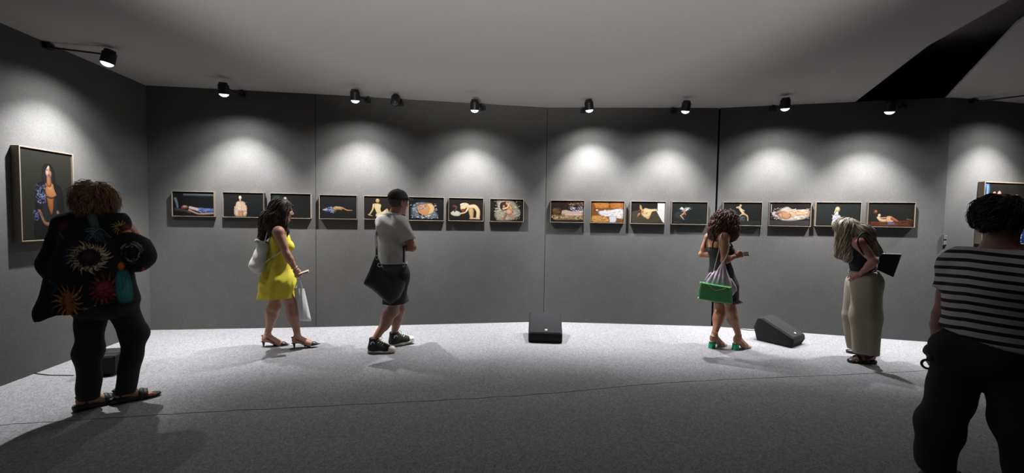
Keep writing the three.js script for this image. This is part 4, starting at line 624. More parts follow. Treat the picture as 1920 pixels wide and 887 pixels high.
// ---------------------------------------------------------------- man in the cap
{
  const { root, L, G, at, turn } = person(728, 655, 'man in a dark cap and grey shirt standing with folded arms');
  const F = V(.8, 0, -.6), R = V(.6, 0, .8), back = V(-.8, 0, .6);
  const fR = footFrame(G(693, 661), G(744, 662), 0, .004), fL = footFrame(G(732, 650), G(768, 644.5), .05, .004), hh = .022;
  const j = { fwd: F, pelvis: L(739, 505), waist: L(737, 478), chest: L(735, 440), neck: L(735, 408, -.02), head: L(747, 380, -.02), shR: L(753, 421, .13), shL: L(717, 420, -.13), hipR: L(745, 516, .065), hipL: L(732, 516, -.075) };
  const el = L(773, 464, .17), wr = L(764, 462, -.06), elL = L(752, 466, -.3), wrL = L(758, 464, -.03);
  const knR = L(737, 584, .03), knL = L(749, 582, -.06), anR = through(fR, .045, .1 + hh, 0), anL = through(fL, .045, .1 + hh, 0);
  const tr = trunk(j, 1.08), neckP = cap(j.neck.clone().add(V(0, -.02, 0)), j.head.clone().addScaledVector(F, -.01).add(V(0, -.05, 0)), .065, .06, .03);
  const body = U([tr, neckP, arm(j.shR, el, wr, 1.12), arm(j.shL, elL, wrL, 1.12), leg(j.hipR, knR, anR, V(-.8, 0, .3), 1.02), leg(j.hipL, knL, anL, V(-.8, 0, .3), 1.0)]);
  const gs = [skinOf(body, .011)];
  const hf = addHead(null, gs, j.head, V(.86, -.04, -.5), up, 1.02, root);
  gs.push(placedHand(wrL.clone().add(V(.0, 0, .0)), L(764, 455, .13).sub(wrL), V(-.75, .25, .35), -1, .85, .3, 1.05), placedHand(wr, V(-.2, .1, -1), V(.6, .2, .2), 1, .8, .4, 1.05));
  gs.push(footGeo(hh).applyMatrix4(fR), footGeo(hh).applyMatrix4(fL));
  mesh('body', join(gs), skinMat(.36, .18, .12), root);
  // polo shirt
  const hemY = L(738, 494).y, fold = (x, y, z) => .007 * Math.sin(30 * y + 26 * x - 12 * z) * Math.sin(13 * x + 9 * z + 5 * y) + .004 * Math.sin(24 * x + 44 * y + 10 * z) * Math.sin(12 * y + 15 * x);
  const sl = (a, b, t) => { const e = lerp(a, b, t), d = b.clone().sub(a).normalize(); return cutBy(cap(a, lerp(a, b, t + .2), .064, .078, .05), half(e, d)); };
  const shirt = cutBy(U([grow(U([tr, cap(lerp(j.neck, j.shR, .8), j.shR, .06, .062, .04), cap(lerp(j.neck, j.shL, .8), j.shL, .06, .062, .04), cap(L(737, 478), L(738, 500), .125, .13, .05, F, 1.15), ell(L(726, 425, -.02), .1, .12, .09, .06)]), .014, fold), grow(sl(j.shR, el, .68), .004, fold), grow(sl(j.shL, elL, .68), .004, fold)]), above(hemY));
  mesh('shirt', skinOf(cutBy(shirt, (x, y, z) => y - (j.neck.y + .028)), .0085), clothMat(.5, .505, .485), root);
  const tor = new THREE.TorusGeometry(.074, .017, 10, 32).scale(1, 1, 1.9).rotateX(Math.PI / 2).rotateZ(-.14).translate(j.neck.x + .012, j.neck.y + .02, j.neck.z - .008);
  mesh('collar', tor, clothMat(.56, .565, .55), root);
  const hem2 = L(743, 567).y, sf = (x, y, z) => .005 * Math.sin(34 * x + 18 * z + 8 * y) * Math.sin(9 * y + 20 * z);
  const shorts = cutBy(U([grow(U([cap(j.hipR, knR, .108, .118, .05), cap(j.hipL, knL, .108, .112, .05), cap(j.hipR, j.hipL, .12, .12, .05), cap(j.pelvis, L(738, 488), .138, .126, .05, F, 1.12)]), .01, sf)]), above(hem2), below(L(738, 489).y));
  mesh('shorts', skinOf(shorts, .0085), clothMat(.012, .012, .014), root);
  // cap with a short brim
  const cm = hf, capF = cutBy(ell(V(-.012, .05, 0), .112, .094, .092), (x, y, z) => .038 - .14 * x - y + .0);
  const cp = mesh('cap', skinOf(grow(capF, .002, (x, y, z) => .002 * Math.sin(40 * z)), .0055).applyMatrix4(cm), clothMat(.035, .033, .03), root);
  const brim = cutBy(ell(V(.1, .046, 0), .07, .012, .078), (x, y, z) => .075 - x);
  mesh('brim', skinOf(brim, .005).applyMatrix4(cm), clothMat(.1, .1, .095), cp);
  mesh('band', new THREE.TorusGeometry(.094, .006, 8, 40).scale(1.17, 1, 1.6).rotateX(Math.PI / 2).rotateZ(.14).translate(-.01, .047, 0).applyMatrix4(cm), clothMat(.022, .021, .02), cp);
  mesh('button', new THREE.SphereGeometry(.011, 12, 8).scale(1, .5, 1).translate(-.012, .146, 0).applyMatrix4(cm), clothMat(.03, .03, .03), cp);
  mesh('short_hair', skinOf(cutBy(ell(V(-.018, .028, 0), .098, .095, .082), (x, y, z) => y - .06, (x, y, z) => x - .03 + (y < 0 ? .04 : 0), (x, y, z) => -.06 - y), .006, () => { const v = rr(.6, 1.3); return [v, v, v]; }).applyMatrix4(cm), hairMat(.07, .05, .04, .8), root);
  mesh('spectacles', join([tube([V(.02, .018, .082), V(.07, .02, .078), V(.096, .016, .06)], .0022, 6, 10), tube([V(.02, .018, -.082), V(.07, .02, -.078), V(.096, .016, -.06)], .0022, 6, 10), new THREE.TorusGeometry(.02, .002, 6, 24).rotateY(Math.PI / 2).translate(.101, .012, .034), new THREE.TorusGeometry(.02, .002, 6, 24).rotateY(Math.PI / 2).translate(.101, .012, -.034)]).applyMatrix4(cm), M.black, root);
  // high-top canvas shoes
  const canvasM = clothMat(.02, .018, .017), rub = std(lin(.66, .65, .6), .6);
  for (const m of [fR, fL]) {
    const upr = cutBy(U([cap(V(.05, .06, 0), V(.044, .16, 0), .05, .047, .03), cap(V(.03, .05, 0), V(.17, .045, 0), .046, .044, .04), cap(V(.06, .1, 0), V(.15, .06, 0), .044, .036, .04), cap(V(.17, .042, 0), V(.245, .038, 0), .044, .034, .02)]), above(.022), below(.158), (x, y, z) => x - .222);
    const s = mesh('shoe', skinOf(upr, .006).applyMatrix4(m), canvasM, root);
    const soleS = cutBy(U([cap(V(.03, .016, 0), V(.14, .016, 0), .05, .048, .02, V(0, 1, 0), 2.2), cap(V(.14, .016, 0), V(.236, .018, 0), .05, .042, .02, V(0, 1, 0), 2)]), above(-.002), below(.034));
    mesh('sole', skinOf(soleS, .005).applyMatrix4(m), rub, s);
    mesh('toe_cap', skinOf(cutBy(U([cap(V(.17, .042, 0), V(.243, .036, 0), .046, .036, .02)]), above(.02), (x) => .212 - x), .005).applyMatrix4(m), rub, s);
    mesh('stripe', skinOf(cutBy(U([cap(V(.03, .016, 0), V(.14, .016, 0), .052, .05, .02, V(0, 1, 0), 2.1), cap(V(.14, .016, 0), V(.236, .018, 0), .052, .044, .02, V(0, 1, 0), 1.9)]), above(.012), below(.017)), .004).applyMatrix4(m), M.black, s);
    const laces = []; for (let i = 0; i < 6; i++) { const t = i / 5, x = .1 + .1 * t, y = .142 - .062 * t; laces.push(tube([V(x - .016, y - .016, .038), V(x + .006, y + .006, .0), V(x - .016, y - .016, -.038)], .0034, 5, 10)); }
    for (const k of [1, -1]) laces.push(tube([V(.1, .15, 0), V(.11, .165, .02 * k), V(.125, .15, .035 * k), V(.11, .135, .02 * k), V(.1, .148, 0)], .003, 5, 16));
    mesh('laces', join(laces).applyMatrix4(m), rub, s);
    for (const k of [1, -1]) {
      const pt = mesh('ankle_patch', join([cyl(.023, .023, .006, 24).rotateX(Math.PI / 2).translate(.05, .108, .0515 * k)]).applyMatrix4(m), rub, s);
      const st = new THREE.Shape(); for (let i = 0; i < 10; i++) { const a = i * Math.PI / 5 + Math.PI / 2, r = i % 2 ? .005 : .012; i ? st.lineTo(r * Math.cos(a), r * Math.sin(a)) : st.moveTo(r * Math.cos(a), r * Math.sin(a)); }
      mesh('star', new THREE.ExtrudeGeometry(st, { depth: .002, bevelEnabled: false }).translate(.05, .108, k > 0 ? .0545 : -.0565).applyMatrix4(m), std(lin(.03, .03, .07), .7), s);
    }
  }
  // slouchy black shoulder bag over his hip
  const bg = thing('shoulder_bag', 'large slouchy black shoulder bag hanging at the hip of the man in the cap', 'bag', root.position, turn);
  const out = [[706, 474], [713, 494], [737, 495.5], [757, 493], [761, 500], [763, 516], [757, 538], [748, 556], [733, 566], [724, 561], [713, 551], [699, 538], [684, 526.5], [694, 503]].map(p => L(p[0], p[1], 0));
  const ctr = L(728, 522, 0), N2 = out.length * 5, cr = new THREE.CatmullRomCurve3(out, true, 'catmullrom', .25), rings = 9, bp = [], bi = [], bu = [];
  for (const s of [1, -1]) for (let r = 0; r <= rings; r++) for (let i = 0; i < N2; i++) { const t = r / rings, e = cr.getPoint(i / N2), p = lerp(ctr, e, t), bul = Math.sqrt(Math.max(0, 1 - t * t)); p.z = .165 - .05 * (p.x - ctr.x) / .2 * .5 + s * (.055 * bul + .002) + .007 * Math.sin(26 * p.x + 16 * p.y) * bul; bp.push(p.x, p.y, p.z); bu.push(p.x, p.y); }
  for (const s of [0, 1]) for (let r = 0; r < rings; r++) for (let i = 0; i < N2; i++) { const o = s * (rings + 1) * N2, A = o + r * N2 + i, B = o + r * N2 + (i + 1) % N2; s ? bi.push(A, B, A + N2, B, B + N2, A + N2) : bi.push(A, A + N2, B, B, A + N2, B + N2); }
  for (let i = 0; i < N2; i++) { const A = rings * N2 + i, B = rings * N2 + (i + 1) % N2, o = (rings + 1) * N2; bi.push(A, A + o, B, B, A + o, B + o); }
  const bgeo = new THREE.BufferGeometry(); bgeo.setAttribute('position', new THREE.Float32BufferAttribute(bp, 3)); bgeo.setAttribute('uv', new THREE.Float32BufferAttribute(bu, 2)); bgeo.setIndex(bi); bgeo.computeVertexNormals();
  mesh('bag_body', bgeo, std(lin(.014, .014, .015), .5), bg);
  mesh('strap', tube([L(706.5, 482, .2), L(706, 468, .17), L(705.5, 455, .1), L(705.5, 440, .02), L(712, 420, -.04), L(735, 424, -.2), L(752, 450, -.16), L(757, 470, .18), L(757, 492, .2)], .011, 6, 50), M.black, bg);
  const ring = (p, r, sx) => new THREE.TorusGeometry(r, .0035, 8, 24).scale(sx, 1, 1).translate(p.x, p.y, p.z);
  mesh('metal_ring', ring(L(706.5, 483, .215), .022, .55), M.steel, bg); mesh('metal_ring', ring(L(712, 497, .225), .018, 1.2), M.steel, bg); mesh('metal_ring', ring(L(756.5, 496, .215), .022, .5), M.steel, bg);
}
// ---------------------------------------------------------------- curly-haired woman with the phone
{
  const { root, L, G, at, turn } = person(1362, 652, 'curly-haired woman in a short black dress and green-heeled shoes reading a phone');
  const F = V(.86, 0, -.51), R = V(.51, 0, .86), back = V(-.86, 0, .51);
  const hh = .075, fL = footFrame(G(1334, 653), G(1358, 649), 0), fR = footFrame(G(1378, 656), G(1414, 651), 0);
  const j = { fwd: F, pelvis: L(1354, 527), waist: L(1350, 497), chest: L(1347, 470), neck: L(1345, 436, -.01), head: L(1361, 419, -.0), shR: L(1359, 446, .15), shL: L(1330, 446, -.14), hipR: L(1362, 535, .065), hipL: L(1349, 535, -.065) };
  const el = L(1358, 489, .2), wr = L(1377, 481, .13), elL = L(1316, 477, -.16), wrL = L(1371, 479, -.02);
  const anR = through(fR, .045, .1 + hh, 0), anL = through(fL, .045, .1 + hh, 0), knR = L(1371, 583, .07), knL = L(1351, 587, -.05);
  const tr = trunk(j, .9, { bust: .062, bustY: -.01 });
  const body = U([tr, cap(j.neck.clone().add(V(0, -.02, 0)), L(1354, 425, -.01), .055, .05, .03), arm(j.shR, el, wr, .95), arm(j.shL, elL, wrL, .95), leg(j.hipR, knR, anR, V(-.9, 0, .2), .96), leg(j.hipL, knL, anL, V(-.9, 0, .2), .96)]);
  const gs = [skinOf(body, .011)];
  const hm = addHead(null, gs, j.head, V(.82, -.42, -.4), V(.4, 1, -.1), .93, root);
  gs.push(placedHand(wr, L(1388, 477, .1).sub(wr), V(.25, .1, .95), 1, .8, .55, .9), placedHand(wrL, L(1382, 476, .0).sub(wrL), V(.1, .5, -.9), -1, .5, .6, .9));
  gs.push(footGeo(hh).applyMatrix4(fR), footGeo(hh).applyMatrix4(fL));
  mesh('body', join(gs), skinMat(.40, .19, .11), root);
  const hemY = L(1366, 561).y, ft = (x, y, z) => { const t = Math.max(0, (j.waist.y - y) / .4); return .006 * t * Math.sin(24 * x + 14 * z) + .002 * Math.sin(50 * y + 20 * x); };
  const dress = cutBy(grow(U([tr, cap(L(1352, 510), L(1356, 540), .128, .148, .06, F, 1.12), cap(L(1356, 540), L(1358, 570), .148, .158, .06, F, 1.1)]), .01, ft), above(hemY), (x, y, z) => y - (j.chest.y + .04 + .5 * Math.max(0, (x * F.x + z * F.z) - (j.chest.x * F.x + j.chest.z * F.z) - .05)), (x, y, z) => { const d = (x - j.chest.x) * R.x + (z - j.chest.z) * R.z; return Math.abs(d) - .165 - Math.max(0, j.chest.y - y) * .5; });
  const blk = clothMat(.014, .014, .016), dr = mesh('dress', skinOf(dress, .0085), blk, root);
  for (const s of [.085, -.085]) mesh('shoulder_strap', tube([j.chest.clone().addScaledVector(F, -.118).addScaledVector(R, s).add(V(0, .02, 0)), j.chest.clone().addScaledVector(F, -.112).addScaledVector(R, s).add(V(0, .1, 0)), lerp(j.neck, s > 0 ? j.shR : j.shL, .6).add(V(0, .058, 0)), j.chest.clone().addScaledVector(F, .12).addScaledVector(R, s).add(V(0, .05, 0))], .009, 6, 24), blk, dr);
  const fr = []; for (let i = 0; i < 130; i++) { const a = i / 130 * 6.283, u = Math.cos(a), w = Math.sin(a), c = L(1358, 561), p = c.clone().addScaledVector(F, .14 * u).addScaledVector(R, .162 * w); p.y = hemY + .01; fr.push(tube([p, p.clone().add(V(u * .012 + rr(-.01, .01), -.022, rr(-.01, .01))), p.clone().add(V(u * .03 + rr(-.02, .02), rr(-.05, -.03), rr(-.02, .02)))], .0035, 4, 4)); }
  mesh('hem_fringe', join(fr), blk, dr);
  const h = j.head, hairF = U([ell(h.clone().add(V(-.01, .03, 0)), .135, .125, .125, .05), ell(L(1347, 430, .02), .095, .1, .12, .06), ell(L(1371, 433, .06), .07, .1, .07, .05), ell(L(1342, 440, .0), .06, .06, .1, .05)]);
  const fc = ell(h.clone().add(V(.11, -.06, -.06)), .075, .09, .07), hf = field(hairF, (x, y, z) => Math.max(hairF.f(x, y, z) - .008 * Math.sin(60 * x) * Math.sin(55 * y) * Math.sin(60 * z), -fc.f(x, y, z)));
  mesh('hair', hairGeo(hf, .009, { locks: 760, len: [.1, .22], step: .009, lift: [.0, .016], r: [.003, .0062], tone: [.5, 1.6], curl: .0095, twist: .85, flare: 1.2, tip: .9, flow: q => V(.1, -1, .05) }), hairMat(.085, .038, .02, .5), root);
  for (const m of [fR, fL]) {
    const snake = std(lin(.42, .34, .2), .45, { bumpMap: clothBump, bumpScale: .001 }), grn = std(lin(.0, .28, .13), .4);
    const vamp = cutBy(U([cap(V(.13, .034, 0), V(.2, .018, 0), .036, .027, .02, V(0, 1, 0), 1.15), cap(V(.2, .017, 0), V(.265, .011, 0), .027, .006, .03, V(0, 1, 0), 1.4)]), half(V(.14, .05, 0), V(-1, .8, 0).normalize()), above(.004));
    const s = mesh('shoe', skinOf(vamp, .0055).applyMatrix4(m), snake, root);
    mesh('sole', skinOf(U([cap(V(.0, hh + .004, 0), V(.05, hh, 0), .028, .026, .02, V(0, 1, 0), 5), cap(V(.05, hh, 0), V(.14, .009, 0), .024, .032, .02, V(.5, .86, 0), 5), cap(V(.14, .008, 0), V(.25, .007, 0), .032, .008, .02, V(0, 1, 0), 4)]), .005).applyMatrix4(m), snake, s);
    const hb = rbox(.058, hh + .004, .056, .008, .004, hh / 2 - .001, 0); const hp = hb.attributes.position; for (let i = 0; i < hp.count; i++) { const t = hp.getY(i) / hh; hp.setX(i, hp.getX(i) * (1.06 - .1 * t) + .01 * t); } hb.computeVertexNormals();
    mesh('block_heel', hb.applyMatrix4(m), grn, s);
    mesh('heel_strap', tube([V(.12, .048, .038), V(.05, .066 + hh * .6, .043), V(-.019, .075 + hh, .0), V(.05, .066 + hh * .6, -.043), V(.12, .048, -.038)], .006, 6, 24).applyMatrix4(m), snake, s);
    mesh('instep_strap', tube([V(.13, .03, .036), V(.1, .075, .02), V(.1, .082, 0), V(.1, .075, -.02), V(.13, .03, -.036)], .006, 6, 16).applyMatrix4(m), snake, s);
  }
  const ph = thing('phone', 'dark mobile phone held up by the curly-haired woman', 'phone', at(L(1391, 476.5, .03)), turn);
  const pm = new THREE.Matrix4().makeRotationZ(.1).multiply(new THREE.Matrix4().makeRotationX(.55));
  mesh('case', rbox(.148, .009, .072, .004).applyMatrix4(pm), M.black, ph); mesh('screen', rbox(.14, .002, .066, .0009, 0, .005, 0).applyMatrix4(pm), std(lin(.03, .032, .036), .15), ph);
  // lilac drawstring bag on a cord
  const lb = thing('drawstring_bag', 'lilac drawstring bag on a pale cord over the shoulder of the curly-haired woman', 'bag', root.position, turn);
  const apex = L(1356, 491, .25), lilac = U([cap(apex, L(1352, 525, .25), .012, .1, .03, V(0, 0, 1), 1.7), cap(L(1340, 531, .245), L(1366, 540, .255), .07, .07, .06, V(0, 0, 1), 1.3), cap(L(1352, 525, .25), L(1372, 548, .25), .07, .025, .06, V(0, 0, 1), 1.3), cap(L(1336, 520, .25), L(1326, 527, .25), .05, .02, .05, V(0, 0, 1), 1.4)]);
  const lf = grow(lilac, .0, (x, y, z) => { const t = Math.min(1, Math.max(0, (apex.y - y) / .12)), a = (x - apex.x) / (.05 + Math.max(.01, apex.y - y)); return .006 * t * Math.sin(34 * a) + .002 * Math.sin(90 * x); });
  mesh('sack', skinOf(lf, .0075), clothMat(.56, .44, .56), lb);
  mesh('cord', tube([L(1334, 524, .25), L(1343, 490, .24), L(1350, 460, .23), L(1351, 446, .215), L(1355, 438, .175), L(1361, 439.5, .16), L(1366, 449, .2), L(1366, 470, .24), L(1357, 491, .27)], .006, 6, 50), clothMat(.5, .47, .4), lb);
  // green clear vinyl bag
  const gb = thing('vinyl_bag', 'shiny green see-through bag hanging below the lilac drawstring bag', 'bag', root.position, turn);
  const q = [L(1316.5, 529, .3), L(1369.5, 538, .3), L(1371.5, 566, .3), L(1313, 557, .3)], shp = new THREE.Shape();
  const e1 = q.map(p => new THREE.Vector2(p.x, p.y)); shp.moveTo(e1[0].x, e1[0].y); const mid = e1[0].clone().lerp(e1[1], .5); shp.quadraticCurveTo(mid.x, mid.y - .012, e1[1].x, e1[1].y); shp.quadraticCurveTo(e1[1].x + .012, (e1[1].y + e1[2].y) / 2, e1[2].x, e1[2].y); shp.quadraticCurveTo((e1[2].x + e1[3].x) / 2, (e1[2].y + e1[3].y) / 2 - .008, e1[3].x, e1[3].y); shp.quadraticCurveTo(e1[3].x - .008, (e1[3].y + e1[0].y) / 2, e1[0].x, e1[0].y);
  const vin = new THREE.MeshPhysicalMaterial({ color: lin(.12, .5, .16), roughness: .18, transmission: .35, thickness: 0, side: THREE.DoubleSide, bumpMap: feltBump, bumpScale: .004 });
  const vg = new THREE.ExtrudeGeometry(shp, { depth: .05, bevelEnabled: true, bevelThickness: .018, bevelSize: .012, bevelSegments: 4, curveSegments: 10 }).translate(0, 0, .335); mesh('bag_body', vg, vin, gb);
  const inner = shp.clone ? new THREE.ExtrudeGeometry(new THREE.Shape([e1[0], e1[1], e1[2], e1[3]].map((p, i) => p.clone().lerp(e1[(i + 2) % 4], .12))), { depth: .04, bevelEnabled: true, bevelThickness: .01, bevelSize: .008, bevelSegments: 2 }).translate(0, 0, .34) : null;
  if (inner) mesh('contents', inner, clothMat(.03, .2, .06), gb);
  const edge = std(lin(.16, .42, .18), .25); mesh('piping', join(q.map((p, i) => rod(V(p.x, p.y, .402), V(q[(i + 1) % 4].x, q[(i + 1) % 4].y, .402), .004, 8))), edge, gb);
  for (const i of [0, 3]) mesh('corner_tab', rbox(.028, .02, .03, .006, q[i].x - .006, q[i].y, .38), std(lin(.62, .7, .6), .3), gb);
  mesh('flap', tube([V(lerp(q[0], q[1], .2).x, lerp(q[0], q[1], .2).y, .41), V(lerp(q[0], q[1], .5).x, lerp(q[0], q[1], .5).y - .05, .415), V(lerp(q[0], q[1], .85).x, lerp(q[0], q[1], .85).y - .012, .41)], .005, 6, 24), std(lin(.2, .26, .1), .3), gb);
}
// ---------------------------------------------------------------- grey-haired woman bending to look
{
  const { root, L, G, at, turn } = person(1612, 676, 'long grey-haired woman in wide cream trousers bending towards a picture');
  const F = V(-.88, -.0, -.47), R = V(.47, 0, -.88), hh = .04;
  const fL = footFrame(G(1638, 681), G(1584, 679), 0), fR = footFrame(G(1640, 667), G(1589, 661), 0);
  const U2 = L(1598, 445).sub(L(1618, 505)).normalize(), Ft = V(-.7, -.62, -.36).normalize();
  const j = { fwd: Ft, pelvis: L(1621, 525), waist: L(1618, 500), chest: L(1611, 464), neck: L(1600, 440), head: L(1582, 430, -.02), shL: L(1612, 457, .15), shR: L(1600, 453, -.17), hipL: L(1625, 532, .08), hipR: L(1614, 532, -.08), up: U2 };
  const el = L(1639, 490, .2), wr = L(1614, 514, .16), elR = L(1606, 492, -.25), wrR = L(1614, 515, -.21);
  const anL = through(fL, .045, .1 + hh, 0), anR = through(fR, .045, .1 + hh, 0), knL = L(1622, 592, .075), knR = L(1612, 592, -.07);
  const tr = trunk(j, .92, { bust: .06 });
  const body = U([tr, cap(j.neck, lerp(j.neck, j.head, .6), .055, .052, .03), arm(j.shL, el, wr, .96), arm(j.shR, elR, wrR, .96), leg(j.hipL, knL, anL, V(.9, 0, .2), .95), leg(j.hipR, knR, anR, V(.9, 0, .2), .95)]);
  const gs = [skinOf(body, .011)];
  addHead(null, gs, j.head, V(-.8, -.42, -.42), V(-.35, .9, -.1), .96, root);
  gs.push(placedHand(wr, L(1605, 522, .15).sub(wr), V(.1, .2, .95), -1, .5, .4, .92), placedHand(wrR, V(.1, -.9, .1), V(0, .2, -.95), 1, .5, .4, .92));
  gs.push(footGeo(hh, true).applyMatrix4(fL), footGeo(hh, true).applyMatrix4(fR));
  mesh('body', join(gs), skinMat(.36, .17, .13), root);
  const topF = cutBy(grow(tr.length ? U(tr) : U(tr), .012, (x, y, z) => .003 * Math.sin(40 * y + 20 * x)), half(L(1614, 511), V(.25, -1, 0).normalize()), half(lerp(j.chest, j.neck, .62), U2), (x, y, z) => Math.abs((z - j.chest.z) - (x - j.chest.x) * .0) - .175);
  mesh('top', skinOf(topF, .0085), clothMat(.022, .023, .03), root);
  const hemY = L(1620, 659).y, wf = (x, y, z) => .009 * Math.sin(34 * x + 16 * z + 2.5 * y) * (.4 + .6 * Math.min(1, Math.max(0, (1 - y)))) + .003 * Math.sin(12 * y + 30 * z);
  const tro = cutBy(grow(U([tr[5], tr[6], tr[7], cap(L(1619, 510), L(1622, 535), .118, .142, .05, V(.47, 0, -.88).cross(up), 1.05), cap(j.hipL, L(1622, 592, .08), .125, .128, .05, V(0, 0, 1), 1.1), cap(L(1622, 592, .08), L(1622, 664, .075), .124, .11, .05, V(0, 0, 1), 1.25), cap(j.hipR, L(1604, 592, -.08), .125, .112, .012, V(0, 0, 1), 1.25), cap(L(1604, 592, -.08), L(1614, 664, -.07), .112, .098, .012, V(0, 0, 1), 1.2)]), .006, wf), above(hemY), below(L(1619, 508.5).y));
  mesh('trousers', skinOf(tro, .0085), clothMat(.3, .275, .21), root);
  const wb = cutBy(grow(U([cap(L(1618.5, 505), L(1619, 520), .12, .126, .05, V(.47, 0, -.88).cross(up), 1.05)]), .014), below(L(1619, 508).y), above(L(1619, 514).y));
  mesh('waistband', skinOf(wb, .007), clothMat(.27, .245, .19), root);
  // hair falls forward past the face and over the back
  const h = j.head, hairF = U([ell(h.clone().add(V(.015, .035, 0)), .115, .1, .1, .05), cap(L(1580, 425, .06), L(1573, 478, .09), .062, .036, .06), cap(L(1590, 430, .07), L(1590, 484, .12), .055, .045, .06), cap(L(1595, 425, .03), L(1622, 436, .06), .065, .07, .06), cap(L(1620, 436, .06), L(1644, 474, .07), .07, .035, .06), cap(L(1580, 425, -.08), L(1576, 465, -.1), .05, .03, .05)]);
  mesh('hair', hairGeo(grow(hairF, -.004), .009, { locks: 620, len: [.18, .42], step: .022, lift: [.0, .007], r: [.0035, .0065], tone: [.45, 1.35], curl: .004, twist: .9, flare: 1.0, tip: .15, flow: q => (q.x > L(1603, 430).x ? V(.75, -.8, .15) : V(-.12, -1, .1)), hue: t => t > .6 ? [1, .96, .88] : t > .25 ? [.75, .66, .52] : [.4, .32, .24] }), hairMat(.42, .39, .32, .5), root);
  const blk = std(lin(.012, .012, .012), .5);
  for (const m of [fL, fR]) {
    const s = mesh('sandal', skinOf(cutBy(U([cap(V(.015, .018, 0), V(.13, .016, 0), .042, .044, .02, V(0, 1, 0), 1.6), cap(V(.13, .016, 0), V(.222, .018, 0), .046, .04, .02, V(0, 1, 0), 1.6)]), above(0), below(hh + .002)), .006).applyMatrix4(m), blk, root);
    for (const [x, y, w] of [[.165, .062, .02], [.095, .1, .02]]) { const st = new THREE.TorusGeometry(.046, .0075, 6, 30, Math.PI).scale(1, (y - .02) / .046, 2.6).rotateY(Math.PI / 2).translate(x, .034, 0); mesh('strap', st.applyMatrix4(m), blk, s); }
    mesh('heel_strap', tube([V(.1, .05, .045), V(.03, .085, .04), V(-.022, .09, 0), V(.03, .085, -.04), V(.1, .05, -.045)], .008, 6, 24).applyMatrix4(m), blk, s);
    mesh('buckle', rbox(.018, .018, .006, .002, .06, .07, .047).applyMatrix4(m), M.steel, s);
  }
  const bg = thing('shoulder_bag', 'black trapezoid shoulder bag hanging behind the grey-haired woman', 'bag', root.position, turn);
  const q = [L(1651, 475.5, .02), L(1689, 477, .02), L(1674, 518, .02), L(1646, 505, .02)], s2 = new THREE.Shape(q.map(p => new THREE.Vector2(p.x, p.y)));
  mesh('bag_body', new THREE.ExtrudeGeometry(s2, { depth: .09, bevelEnabled: true, bevelThickness: .02, bevelSize: .006, bevelSegments: 4 }).translate(0, 0, -.03), std(lin(.013, .013, .014), .45), bg);
  mesh('strap', tube([L(1656, 477, .04), L(1652, 466, .05), L(1638, 448, .11), L(1620, 436, .16), L(1608, 452, .215), L(1622, 480, .2), L(1650, 490, .1)], .008, 6, 40), blk, bg);
  mesh('top_edge', rod(lerp(q[0], q[1], .02).setZ(.015), lerp(q[0], q[1], .98).setZ(.015), .009), blk, bg);
  mesh('ring', new THREE.TorusGeometry(.013, .003, 6, 18).translate(L(1657, 474).x, L(1657, 474).y, .04), M.steel, bg);
}
